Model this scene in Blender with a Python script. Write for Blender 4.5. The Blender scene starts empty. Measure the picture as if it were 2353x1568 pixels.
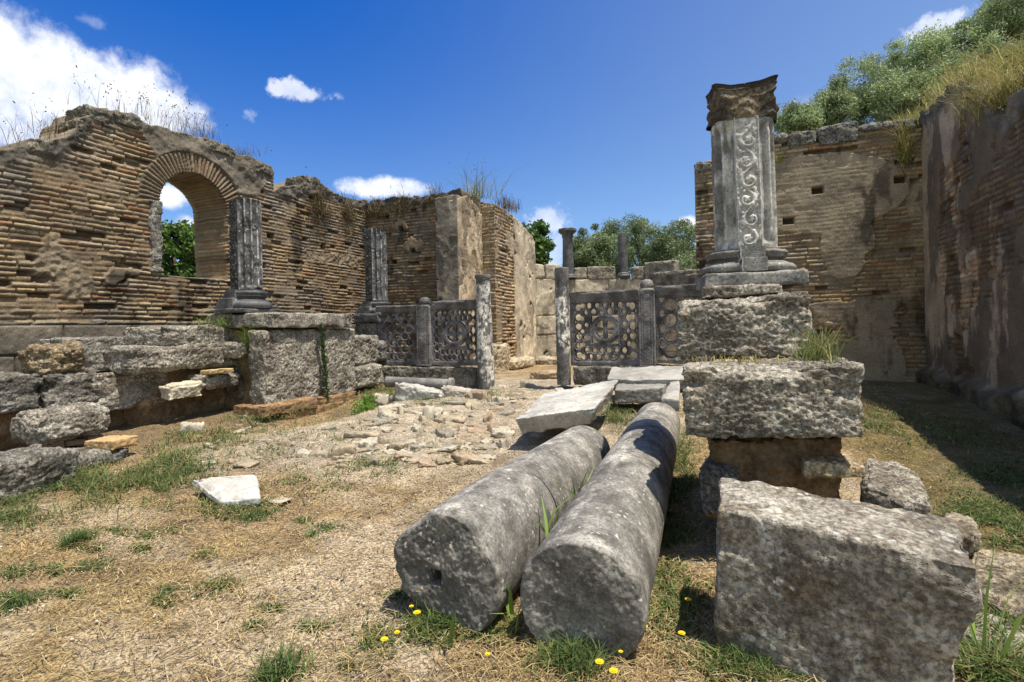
import bpy, math, random
import numpy as np
from mathutils import Matrix, Vector
random.seed(7)
# ------------------------------------------------------------------ camera, sky, sun, exposure
F = 1200.0; TH = math.radians(22.2); CT, ST = math.cos(TH), math.sin(TH)
RO = 0.021; EYE = 1.5
R0 = np.array([CT, ST, 0.]); FW = np.array([-ST, CT, 0.]); UP = np.array([0., 0., 1.])
SUN = Vector((1.0, -0.22, 3.0)).normalized()          # direction towards the sun
SC = bpy.context.scene
cd = bpy.data.cameras.new('camera'); cam = bpy.data.objects.new('camera', cd); SC.collection.objects.link(cam)
cd.sensor_width = 36; cd.lens = 36*F/2353; cd.shift_y = -31/2353; cd.clip_end = 2000; cd.clip_start = .05
_c, _s = math.cos(RO), math.sin(RO)
xa = _c*R0-_s*UP; ya = _s*R0+_c*UP; za = -FW
cam.matrix_world = Matrix(((xa[0], ya[0], za[0], 0), (xa[1], ya[1], za[1], 0), (xa[2], ya[2], za[2], EYE), (0, 0, 0, 1)))
SC.camera = cam
SC.view_settings.view_transform = 'Standard'; SC.view_settings.look = 'None'
SC.view_settings.exposure = 0.62; SC.view_settings.gamma = 1

def ray(px, py):
    dx, dy = px-1176.5, 753-py
    return FW+(dx*_c+dy*_s)/F*R0+(-dx*_s+dy*_c)/F*UP
EY = np.array([0, 0, EYE])
def P(px, py, D): return EY+ray(px, py)*D
def HU(px, py, u): d = ray(px, py); return EY+d*(u/d[0])
def HV(px, py, v): d = ray(px, py); return EY+d*(v/d[1])
def HZ(px, py, z): d = ray(px, py); return EY+d*((z-EYE)/d[2])

# world -------------------------------------------------------------
W = bpy.data.worlds.new('World'); SC.world = W; W.use_nodes = True
nt = W.node_tree; nt.nodes.clear()
def N(t, typ, **k):
    n = t.nodes.new(typ)
    for a, b in k.items():
        if a.startswith('i_'):
            n.inputs[a[2:].replace('_', ' ')].default_value = b
        elif a.startswith('n_'): n.inputs[int(a[2:])].default_value = b
        else: setattr(n, a, b)
    return n
def M(t, op, a, b=None, c=None, clamp=False):
    n = t.nodes.new('ShaderNodeMath'); n.operation = op; n.use_clamp = clamp
    for i, x in enumerate((a, b, c)):
        if x is None: continue
        if isinstance(x, (int, float)): n.inputs[i].default_value = x
        else: t.links.new(x, n.inputs[i])
    return n.outputs[0]
def MIX(t, f, a, b, bt='MIX'):
    n = t.nodes.new('ShaderNodeMix'); n.data_type = 'RGBA'; n.blend_type = bt
    for i, x in ((0, f), (6, a), (7, b)):
        if isinstance(x, (int, float)): n.inputs[i].default_value = x
        elif isinstance(x, tuple): n.inputs[i].default_value = (*x, 1) if len(x) == 3 else x
        else: t.links.new(x, n.inputs[i])
    return n.outputs[2]
def SS(t, x, lo, hi):
    n = t.nodes.new('ShaderNodeMapRange'); n.interpolation_type = 'SMOOTHSTEP'
    t.links.new(x, n.inputs[0]); n.inputs[1].default_value = lo; n.inputs[2].default_value = hi
    return n.outputs[0]
out = N(nt, 'ShaderNodeOutputWorld'); bg = N(nt, 'ShaderNodeBackground')
sky = N(nt, 'ShaderNodeTexSky', sky_type='NISHITA', sun_disc=False)
sky.sun_elevation = math.asin(SUN.z); sky.sun_rotation = math.atan2(SUN.x, SUN.y)
sky.air_density = 1.0; sky.dust_density = .3; sky.ozone_density = 3.0; sky.altitude = 100
tc = N(nt, 'ShaderNodeTexCoord')
def DOT(t, v, vec):
    n = t.nodes.new('ShaderNodeVectorMath'); n.operation = 'DOT_PRODUCT'; t.links.new(v, n.inputs[0]); n.inputs[1].default_value = vec
    return n.outputs['Value']
# deeper, polarised blue on the left of the view, paler towards the right and the horizon
side = DOT(nt, tc.outputs['Generated'], tuple(R0)); high = DOT(nt, tc.outputs['Generated'], (0, 0, 1))
gcol = MIX(nt, SS(nt, side, -.45, .75), (.02, .56, 1.36), (1.22, 1.22, 1.36))
gcol = MIX(nt, SS(nt, high, .62, .0), gcol, (.92, 1.05, 1.2))
gcol = MIX(nt, SS(nt, DOT(nt, tc.outputs['Generated'], tuple(FW)), .30, -.25), gcol, (2.15, 1.8, 1.4))  # brighter, warmer sky added behind the camera as unseen fill light
skc = MIX(nt, 1.0, sky.outputs[0], gcol, 'MULTIPLY')
nz = N(nt, 'ShaderNodeTexNoise', i_Scale=11.0, i_Detail=10.0, i_Roughness=.66)
nt.links.new(tc.outputs['Generated'], nz.inputs['Vector'])
nz2 = N(nt, 'ShaderNodeTexNoise', i_Scale=26.0, i_Detail=6.0, i_Roughness=.6)
nt.links.new(tc.outputs['Generated'], nz2.inputs['Vector'])
wisp = M(nt, 'ADD', M(nt, 'MULTIPLY', M(nt, 'SUBTRACT', nz.outputs[0], .5), 2.4), M(nt, 'MULTIPLY', M(nt, 'SUBTRACT', nz2.outputs[0], .5), 1.1))
dens = None
#  px, py, half-width px, half-height px, opacity, noise amount
CL = [(-60, 160, 230, 150, 1, .8), (120, 190, 190, 110, 1, .8), (250, 225, 170, 85, 1, .8), (370, 262, 110, 50, 1, .8), (60, 285, 300, 60, .8, .8),
      (700, 213, 58, 19, .7, 2.4), (570, 262, 17, 19, .38, 2.4), (895, 432, 98, 24, 1, .8), (1252, 505, 66, 38, .62, 2.),
      (1290, 575, 50, 40, .45, 1.4), (1580, 515, 26, 18, 1, .7), (2150, 62, 52, 32, .7, 1.9), (200, 45, 34, 20, .22, 1.9),
      (390, 450, 40, 26, .95, .8), (430, 525, 24, 28, 1, .8), (385, 570, 22, 30, .9, .7), (1890, 230, 70, 26, .22, 1.3)]
for px, py, hw, hh, op, na in CL:
    d = ray(px, py); c = d/np.linalg.norm(d)
    t1 = np.cross(c, UP); t1 /= np.linalg.norm(t1); t2 = np.cross(t1, c)
    sc_ = F*np.linalg.norm(d)
    sx = hw*1.0/sc_*1.05; sy = hh/sc_*1.05
    sx *= 1/np.linalg.norm(d); sy *= 1/np.linalg.norm(d)
    sx = hw/sc_*1.45; sy = hh/sc_*1.45
    a = M(nt, 'DIVIDE', DOT(nt, tc.outputs['Generated'], tuple(t1)), sx)
    b = M(nt, 'DIVIDE', DOT(nt, tc.outputs['Generated'], tuple(t2)), sy)
    r = M(nt, 'SQRT', M(nt, 'ADD', M(nt, 'MULTIPLY', a, a), M(nt, 'MULTIPLY', b, b)))
    v = M(nt, 'ADD', M(nt, 'SUBTRACT', 1.0, r), M(nt, 'MULTIPLY', wisp, na*.6))
    v = M(nt, 'MULTIPLY', SS(nt, v, .14, .62), op)
    v = M(nt, 'MULTIPLY', v, M(nt, 'GREATER_THAN', DOT(nt, tc.outputs['Generated'], tuple(c)), .5))
    dens = v if dens is None else M(nt, 'MAXIMUM', dens, v)
shade = SS(nt, nz.outputs[0], .30, .62)
ccol = MIX(nt, shade, (4.6, 5.4, 7.2), (8.6, 8.8, 9.2))
fin = MIX(nt, dens, skc, ccol)
nt.links.new(fin, bg.inputs[0]); bg.inputs[1].default_value = .085
nt.links.new(bg.outputs[0], out.inputs[0])
sl = bpy.data.lights.new('sun', 'SUN'); sl.energy = 4.6; sl.angle = math.radians(.5); sl.color = (1, .93, .80)
so = bpy.data.objects.new('sun', sl); SC.collection.objects.link(so); so.location = (5, 0, 20)
so.rotation_euler = SUN.to_track_quat('Z', 'Y').to_euler()

# ------------------------------------------------------------------ noise and mesh helpers
def hsh(ix, iy, iz=0, seed=0):
    ix = np.asarray(ix).astype(np.int64); iy = np.asarray(iy).astype(np.int64); iz = np.asarray(iz).astype(np.int64)
    n = (ix*374761393+iy*668265263+iz*1274126177+seed*974634777) & 0xffffffff
    n = ((n ^ (n >> 13))*1274126177) & 0xffffffff
    n = ((n ^ (n >> 16))*2246822519) & 0xffffffff
    return ((n ^ (n >> 15)) & 0xffffff)/16777216.0
def vn(p, seed=0):
    i = np.floor(p); f = p-i; f = f*f*f*(f*(f*6-15)+10); i = i.astype(np.int64)
    r = 0
    for a in (0, 1):
        wa = f[:, 0] if a else 1-f[:, 0]
        for b in (0, 1):
            wb = f[:, 1] if b else 1-f[:, 1]
            for c in (0, 1):
                wc = f[:, 2] if c else 1-f[:, 2]
                r = r+wa*wb*wc*hsh(i[:, 0]+a, i[:, 1]+b, i[:, 2]+c, seed)
    return r*2-1
def fbm(p, fr=1., oc=4, seed=0, g=.5):
    r = 0; a = 1.; s = 0
    for o in range(oc):
        r = r+a*vn(p*fr+o*17.3, seed+o); s += a; a *= g; fr *= 2.03
    return r/s
def f2(a, z, fr=1., oc=4, seed=0, g=.5):
    return fbm(np.stack([a, z, np.full_like(a, .37)], 1), fr, oc, seed, g)
def sst(x, lo, hi):
    t = np.clip((x-lo)/(hi-lo), 0, 1); return t*t*(3-2*t)

def mk(name, V, faces, mat, parent=None, smooth=False, col=None, org=None, mi=None):
    V = np.asarray(V, float)
    if org is None:
        if parent is not None: org = np.array(parent['_o'])
        else: org = np.array([(V[:, 0].min()+V[:, 0].max())/2, (V[:, 1].min()+V[:, 1].max())/2, V[:, 2].min()])
    me = bpy.data.meshes.new(name)
    me.vertices.add(len(V)); me.vertices.foreach_set('co', (V-org).astype(np.float32).ravel())
    if not isinstance(faces, list): faces = [faces]
    faces = [np.asarray(f) for f in faces if len(f)]
    nl = sum(f.size for f in faces); npoly = sum(len(f) for f in faces)
    me.loops.add(nl); me.polygons.add(npoly)
    me.loops.foreach_set('vertex_index', np.concatenate([f.ravel() for f in faces]).astype(np.int32))
    tot = np.concatenate([np.full(len(f), f.shape[1]) for f in faces]); st = np.concatenate([[0], np.cumsum(tot)[:-1]])
    me.polygons.foreach_set('loop_start', st.astype(np.int32)); me.polygons.foreach_set('loop_total', tot.astype(np.int32))
    if smooth: me.polygons.foreach_set('use_smooth', np.ones(npoly, bool))
    for m in (mat if isinstance(mat, list) else [mat]): me.materials.append(m)
    if mi is not None: me.polygons.foreach_set('material_index', np.asarray(mi, np.int32))
    if col is None: col = np.ones((len(V), 3))
    ca = me.color_attributes.new('Col', 'FLOAT_COLOR', 'POINT')
    ca.data.foreach_set('color', np.concatenate([col, np.ones((len(V), 1))], 1).astype(np.float32).ravel())
    me.update(calc_edges=True)
    o = bpy.data.objects.new(name, me); SC.collection.objects.link(o)
    if parent is None: o.location = org; o['_o'] = [float(x) for x in org]
    else: o.parent = parent; o['_o'] = list(parent['_o'])
    return o
def empty(name, loc):
    o = bpy.data.objects.new(name, None); SC.collection.objects.link(o); o.location = loc; o['_o'] = [float(x) for x in loc]; o.empty_display_size = .1
    return o
def tag(o, label, cat, group=None):
    o['label'] = label; o['category'] = cat
    if group: o['group'] = group
    return o
def copy_tree(o, loc, rz=0, sc=1, label=None):
    c = o.copy(); SC.collection.objects.link(c); c.location = loc; c.rotation_euler = (0, 0, rz); c.scale = (sc, sc, sc)
    if label: c['label'] = label
    for ch in list(o.children):
        d = ch.copy(); SC.collection.objects.link(d); d.parent = c
    return c

# ------------------------------------------------------------------ materials
def material(name, cA=(.8,)*3, cB=(1.,)*3, s1=2.2, fine=(.7, 1.15), s2=30, bump=.6, bd=.02, bs=(14, 60), lichen=None, ls=30, lt=.25, rough=.92, trans=0, warm=None, spec=.25, pit=0, ps=45):
    m = bpy.data.materials.new(name); m.use_nodes = True; t = m.node_tree; b = t.nodes['Principled BSDF']
    tc = N(t, 'ShaderNodeTexCoord'); L = t.links.new
    at = N(t, 'ShaderNodeAttribute', attribute_name='Col')
    def noise(s, d=6, r=.6, dist=0):
        n = N(t, 'ShaderNodeTexNoise', i_Scale=s, i_Detail=d, i_Roughness=r, i_Distortion=dist); L(tc.outputs['Object'], n.inputs['Vector']); return n.outputs[0]
    c = MIX(t, SS(t, noise(s1, 8, .65, .4), .36, .64), cA, cB)
    if warm: c = MIX(t, M(t, 'MULTIPLY', SS(t, noise(s1*1.7, 6, .6), .52, .68), warm[1]), c, warm[0])
    fn = noise(s2, 6, .7)
    g = M(t, 'ADD', fine[0], M(t, 'MULTIPLY', SS(t, fn, .3, .7), fine[1]-fine[0]))
    cg = N(t, 'ShaderNodeCombineColor'); [L(g, cg.inputs[i]) for i in range(3)]
    c = MIX(t, 1., c, cg.outputs[0], 'MULTIPLY')
    c = MIX(t, 1., c, at.outputs['Color'], 'MULTIPLY')
    if lichen:
        vo = N(t, 'ShaderNodeTexVoronoi', i_Scale=ls); vo.inputs['Randomness'].default_value = 1
        ad = N(t, 'ShaderNodeVectorMath', operation='ADD'); L(tc.outputs['Object'], ad.inputs[0])
        nn = N(t, 'ShaderNodeTexNoise', i_Scale=ls*1.3, i_Detail=3.); L(tc.outputs['Object'], nn.inputs['Vector'])
        sc = N(t, 'ShaderNodeVectorMath', operation='SCALE'); L(nn.outputs['Color'], sc.inputs[0]); sc.inputs['Scale'].default_value = .9/ls
        L(sc.outputs[0], ad.inputs[1]); L(ad.outputs[0], vo.inputs['Vector'])
        msk = M(t, 'MULTIPLY', SS(t, vo.outputs['Distance'], lt+.1, lt-.05), SS(t, noise(s1*2.3, 4), .46, .60))
        sep = N(t, 'ShaderNodeSeparateColor'); L(vo.outputs['Color'], sep.inputs[0])
        msk = M(t, 'MULTIPLY', msk, SS(t, sep.outputs[0], .35, .6))
        c = MIX(t, M(t, 'MULTIPLY', msk, .8), c, lichen)
    L(c, b.inputs['Base Color'])
    b.inputs['Roughness'].default_value = rough; b.inputs['Specular IOR Level'].default_value = spec
    if bump:
        h = M(t, 'ADD', noise(bs[0], 7, .65), M(t, 'MULTIPLY', noise(bs[1], 5, .7), .45))
        if pit:
            pm = SS(t, noise(ps, 3, .6), .50, .38)
            h = M(t, 'SUBTRACT', h, M(t, 'MULTIPLY', pm, pit))
            c = MIX(t, M(t, 'MULTIPLY', pm, .45), c, (.055, .045, .035)); L(c, b.inputs['Base Color'])
        bn = N(t, 'ShaderNodeBump', i_Strength=bump, i_Distance=bd); L(h, bn.inputs['Height']); L(bn.outputs[0], b.inputs['Normal'])
    return m
def leafmat(name, tr=.35, rough=.55):
    m = bpy.data.materials.new(name); m.use_nodes = True; t = m.node_tree; b = t.nodes['Principled BSDF']
    at = N(t, 'ShaderNodeAttribute', attribute_name='Col'); t.links.new(at.outputs['Color'], b.inputs['Base Color'])
    b.inputs['Roughness'].default_value = rough; b.inputs['Specular IOR Level'].default_value = .35
    tl = N(t, 'ShaderNodeBsdfTranslucent'); t.links.new(at.outputs['Color'], tl.inputs[0])
    mx = N(t, 'ShaderNodeMixShader'); mx.inputs[0].default_value = tr
    t.links.new(b.outputs[0], mx.inputs[1]); t.links.new(tl.outputs[0], mx.inputs[2])
    t.links.new(mx.outputs[0], t.nodes['Material Output'].inputs[0])
    return m
MB = material('brickwork', (.80, .78, .76), (1.12, 1.08, 1.02), 1.6, (.65, 1.25), 40, .55, .012, (30, 110))
ML = material('shelly_limestone', (.19, .165, .132), (.53, .48, .40), 3.6, (.35, 1.3), 46, .72, .026, (30, 95), (.50, .50, .47), 40, .3, warm=((.24, .165, .09), .5), pit=1.0, ps=38)
MLD = material('weathered_dark_limestone', (.12, .11, .092), (.39, .36, .31), 3.4, (.35, 1.3), 36, .75, .028, (20, 75), (.46, .46, .43), 45, .3, warm=((.17, .125, .075), .5), pit=1.0, ps=34)
MLG = material('lichened_limestone', (.155, .13, .10), (.47, .43, .36), 2.6, (.4, 1.35), 34, .6, .02, (22, 90), (.50, .49, .45), 26, .44, warm=((.17, .12, .07), .6), pit=.9, ps=42)
MM = material('grey_marble', (.13, .125, .117), (.29, .28, .26), 3.0, (.62, 1.25), 70, .45, .008, (26, 120), (.55, .53, .47), 30, .26, rough=.8, pit=.25, ps=60)
MMD = material('dark_blue_marble', (.045, .044, .044), (.12, .118, .118), 4., (.6, 1.4), 60, .5, .006, (30, 130), (.34, .34, .34), 26, .2, rough=.6, spec=.4)
MMC = material('dark_carved_marble', (.045, .044, .044), (.14, .137, .134), 5., (.55, 1.5), 60, .5, .008, (30, 130), (.42, .42, .42), 22, .3, rough=.7)
MMW = material('pale_marble', (.42, .40, .37), (.66, .64, .60), 5., (.6, 1.15), 55, .5, .006, (30, 110), (.12, .12, .115), 28, .24, rough=.7, warm=((.42, .36, .26), .5))
MSL = material('pale_slab_stone', (.33, .315, .29), (.54, .52, .475), 3., (.75, 1.15), 60, .5, .01, (18, 80), (.16, .15, .14), 30, .22, warm=((.42, .36, .25), .4))
MWH = material('white_marble', (.42, .40, .36), (.58, .57, .54), 4., (.75, 1.08), 60, .6, .008, (30, 90), warm=((.36, .29, .2), .6))
MPL = material('old_plaster', (.62, .60, .57), (1.1, 1.08, 1.02), 1.4, (.6, 1.25), 30, .7, .014, (16, 70))
MSO = material('bare_earth', (.16, .105, .06), (.30, .21, .125), 3., (.6, 1.25), 30, .9, .03, (12, 60))
MBR = material('thin_brick', (.85,)*3, (1.1,)*3, 5, (.7, 1.2), 40, .6, .01, (30, 90))
MF = leafmat('foliage'); MG = leafmat('grass_blades', .3, .7)
MWD = material('bark', (.09, .075, .055), (.2, .17, .13), 5, (.6, 1.2), 30, .8, .02)
MPE = leafmat('petals', .25, .6)
# ------------------------------------------------------------------ shape builders
def cube_lattice(n):
    n = np.array(n); pts = []; fs = []; off = 0
    for ax in range(3):
        a, b = [(1, 2), (2, 0), (0, 1)][ax]
        I, J = np.meshgrid(np.arange(n[a]+1), np.arange(n[b]+1), indexing='ij')
        for side in (0, 1):
            p = np.zeros((I.size, 3), int); p[:, a] = I.ravel(); p[:, b] = J.ravel(); p[:, ax] = n[ax]*side
            k = (np.arange(n[a])[:, None]*(n[b]+1)+np.arange(n[b])[None, :]).ravel()+off
            q = np.stack([k, k+n[b]+1, k+n[b]+2, k+1], 1)
            if side == 0: q = q[:, ::-1]
            pts.append(p); fs.append(q); off += I.size
    p = np.concatenate(pts); key = (p[:, 0]*100003+p[:, 1])*100003+p[:, 2]
    _, idx, inv = np.unique(key, return_index=True, return_inverse=True)
    return p[idx], inv[np.concatenate(fs)]
CORN = [(0, 0, 0), (1, 0, 0), (1, 1, 0), (0, 1, 0), (0, 0, 1), (1, 0, 1), (1, 1, 1), (0, 1, 1)]
def block_mesh(C8, r=.03, res=.02, rough=.012, seed=0, rs=5., chip=.03, pit=.006, layer=1.6, warp=None):
    """rounded, weathered block through eight corners (u0v0,u1v0,u1v1,u0v1 below, then above)"""
    C8 = np.array(C8, float)
    dim = np.array([np.mean([np.linalg.norm(C8[a]-C8[b]) for a, b in e]) for e in
                    (((0, 1), (3, 2), (4, 5), (7, 6)), ((0, 3), (1, 2), (4, 7), (5, 6)), ((0, 4), (1, 5), (2, 6), (3, 7)))])
    n = np.maximum(2, np.minimum(220, np.round(dim/res))).astype(int)
    lp, fq = cube_lattice(n)
    h = dim/2; r = min(r, h.min()*.95)
    # denser spacing is uniform; rounded box
    p = (lp/n-.5)*dim
    inner = np.clip(p, -(h-r), h-r); d = p-inner; ln = np.linalg.norm(d, axis=1, keepdims=True); nr = d/np.maximum(ln, 1e-9)
    q = inner+nr*r
    s = q*np.array([1, 1, layer])+seed*3.17
    disp = rough*1.1*fbm(s, rs*.5, 2, seed)+rough*.6*fbm(s, rs*2.2, 2, seed+9, .55)+rough*.62*fbm(s, rs*6.5, 3, seed+19, .6)
    edge = sst(np.sort(np.abs(p)/h*1., axis=1)[:, 1], .55, 1.)     # near an edge
    ch = fbm(s, rs*.9, 3, seed+31)
    disp *= .85; disp -= chip*edge*np.clip(ch+.1, 0, 1)*1.6
    if pit: disp -= pit*sst(fbm(s, rs*7, 2, seed+50), .05, .5)
    q = q+nr*disp[:, None]
    w = q/dim+.5
    if warp is not None: w = warp(w)
    V = 0
    for k, (a, b, c) in enumerate(CORN):
        wt = (w[:, 0] if a else 1-w[:, 0])*(w[:, 1] if b else 1-w[:, 1])*(w[:, 2] if c else 1-w[:, 2])
        V = V+wt[:, None]*C8[k]
    return V, fq, disp
def box8(u0, u1, v0, v1, z0, z1, rz=0, jit=0, seed=0):
    c = np.array([(u0+u1)/2, (v0+v1)/2, 0]); rr = np.random.RandomState(seed+5)
    out = []
    for a, b, k in CORN:
        x = (u1-u0)*(a-.5); y = (v1-v0)*(b-.5)
        out.append(np.array([c[0]+x*math.cos(rz)-y*math.sin(rz), c[1]+x*math.sin(rz)+y*math.cos(rz), z1 if k else z0])+rr.uniform(-jit, jit, 3))
    return out
SEED = [1]
def stone(name, C8, mat, label, cat='stone', group=None, parent=None, tint=(1, 1, 1), **k):
    SEED[0] += 1
    V, fq, d = block_mesh(C8, seed=SEED[0], **k)
    col = np.ones((len(V), 3))*np.array(tint)
    o = mk(name, V, fq, mat, parent, smooth=True, col=col)
    if label: tag(o, label, cat, group)
    return o
def bigf(px, dpt, dirs): pass

def sheet(name, O, A, NR, L, z0, top, thick, mat, res=.016, hole=None, disp=None, parent=None, zmax=6., colback=(.3, .24, .17), smooth=True):
    """wall: grid in its plane, displaced along its normal, cut along its ruined top and openings, with real thickness"""
    na = int(L/res); nz = int((zmax-z0)/res)
    a = np.linspace(0, L, na+1); z = z0+np.arange(nz+1)*res
    tp = top(a)
    AA, ZZ = np.meshgrid(a, z, indexing='ij')
    ac = (a[1:]+a[:-1])/2; zc = (z[1:]+z[:-1])/2; AC, ZC = np.meshgrid(ac, zc, indexing='ij')
    keep = ZC < np.minimum(tp[1:], tp[:-1])[:, None]
    if hole is not None: keep &= ~hole(AC, ZC)
    kp = np.zeros((na+2, nz+2), bool); kp[1:-1, 1:-1] = keep
    nk = kp[1:, 1:].astype(int)+kp[:-1, 1:]+kp[1:, :-1]+kp[:-1, :-1]
    used = nk > 0; bnd = used & (nk < 4)
    idx = -np.ones(used.shape, int); idx[used] = np.arange(used.sum())
    a_ = AA[used]; z_ = ZZ[used].copy(); bn = bnd[used]
    tb = np.interp(a_, a, tp); nearT = bn & (z_ > tb-res*2.2); z_[nearT] = tb[nearT]
    hh, col = disp(a_, z_)
    nv = len(a_)
    O = np.array([O[0], O[1], 0.]); A3 = np.array([A[0], A[1], 0.]); N3 = np.array([NR[0], NR[1], 0.])
    base = O+a_[:, None]*A3+z_[:, None]*UP
    Vf = base+N3*hh[:, None]; 
    wob = f2(a_, z_, 1.5, 2, 77)*.05
    Vb = base-N3*(thick+wob)[:, None]
    ii, jj = np.nonzero(keep)
    q = np.stack([idx[ii, jj], idx[ii+1, jj], idx[ii+1, jj+1], idx[ii, jj+1]], 1)
    # boundary walls
    sd = []
    def side(mask, i0, j0, i1, j1):
        x, y = np.nonzero(mask); p = idx[x+i0, y+j0]; r = idx[x+i1, y+j1]; sd.append((p, r))
    k0 = kp[1:-1, 1:-1]
    side(k0 & ~kp[1:-1, :-2], 0, 0, 1, 0); side(k0 & ~kp[2:, 1:-1], 1, 0, 1, 1)
    side(k0 & ~kp[1:-1, 2:], 1, 1, 0, 1); side(k0 & ~kp[:-2, 1:-1], 0, 1, 0, 0)
    p = np.concatenate([s[0] for s in sd]); r = np.concatenate([s[1] for s in sd])
    # split thickness in layers so that side faces carry relief
    nl = max(1, int(thick/.12)); ub = np.unique(np.concatenate([p, r])); mp = -np.ones(nv, int); mp[ub] = np.arange(len(ub))
    rings = [Vf]; layers = []; base_off = nv; Vs = [Vf]
    prev_p, prev_r = p, r; F_ = [q]
    cols = [col]
    rs_ = np.random.RandomState(3)
    for l in range(1, nl):
        t = l/nl; vv = Vf[ub]*(1-t)+Vb[ub]*t
        wv = fbm(vv, 4, 3, 5)[:, None]*.03+fbm(vv, 11, 2, 6)[:, None]*.015
        vv = vv+wv*(A3*.8+UP)*min(1, nl/3)
        cc = col[ub]*(.55+.3*hsh(ub//7, l*3, 0, 4)[:, None])+np.array(colback)*.35
        cp = mp[p]+base_off; cr = mp[r]+base_off
        F_.append(np.stack([prev_r, prev_p, cp, cr], 1)); prev_p, prev_r = cp, cr
        Vs.append(vv); cols.append(cc); base_off += len(ub)
    bp = p+base_off; br = r+base_off
    F_.append(np.stack([prev_r, prev_p, bp, br], 1)); Vs.append(Vb); cols.append(np.ones((nv, 3))*np.array(colback))
    F_.append(q[:, ::-1]+base_off)
    faces = np.concatenate(F_)
    flip = np.dot(np.cross(A3, UP), N3) < 0
    if flip: faces = faces[:, ::-1]
    return mk(name, np.concatenate(Vs), faces, mat, parent, smooth=False, col=np.concatenate(cols))

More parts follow.
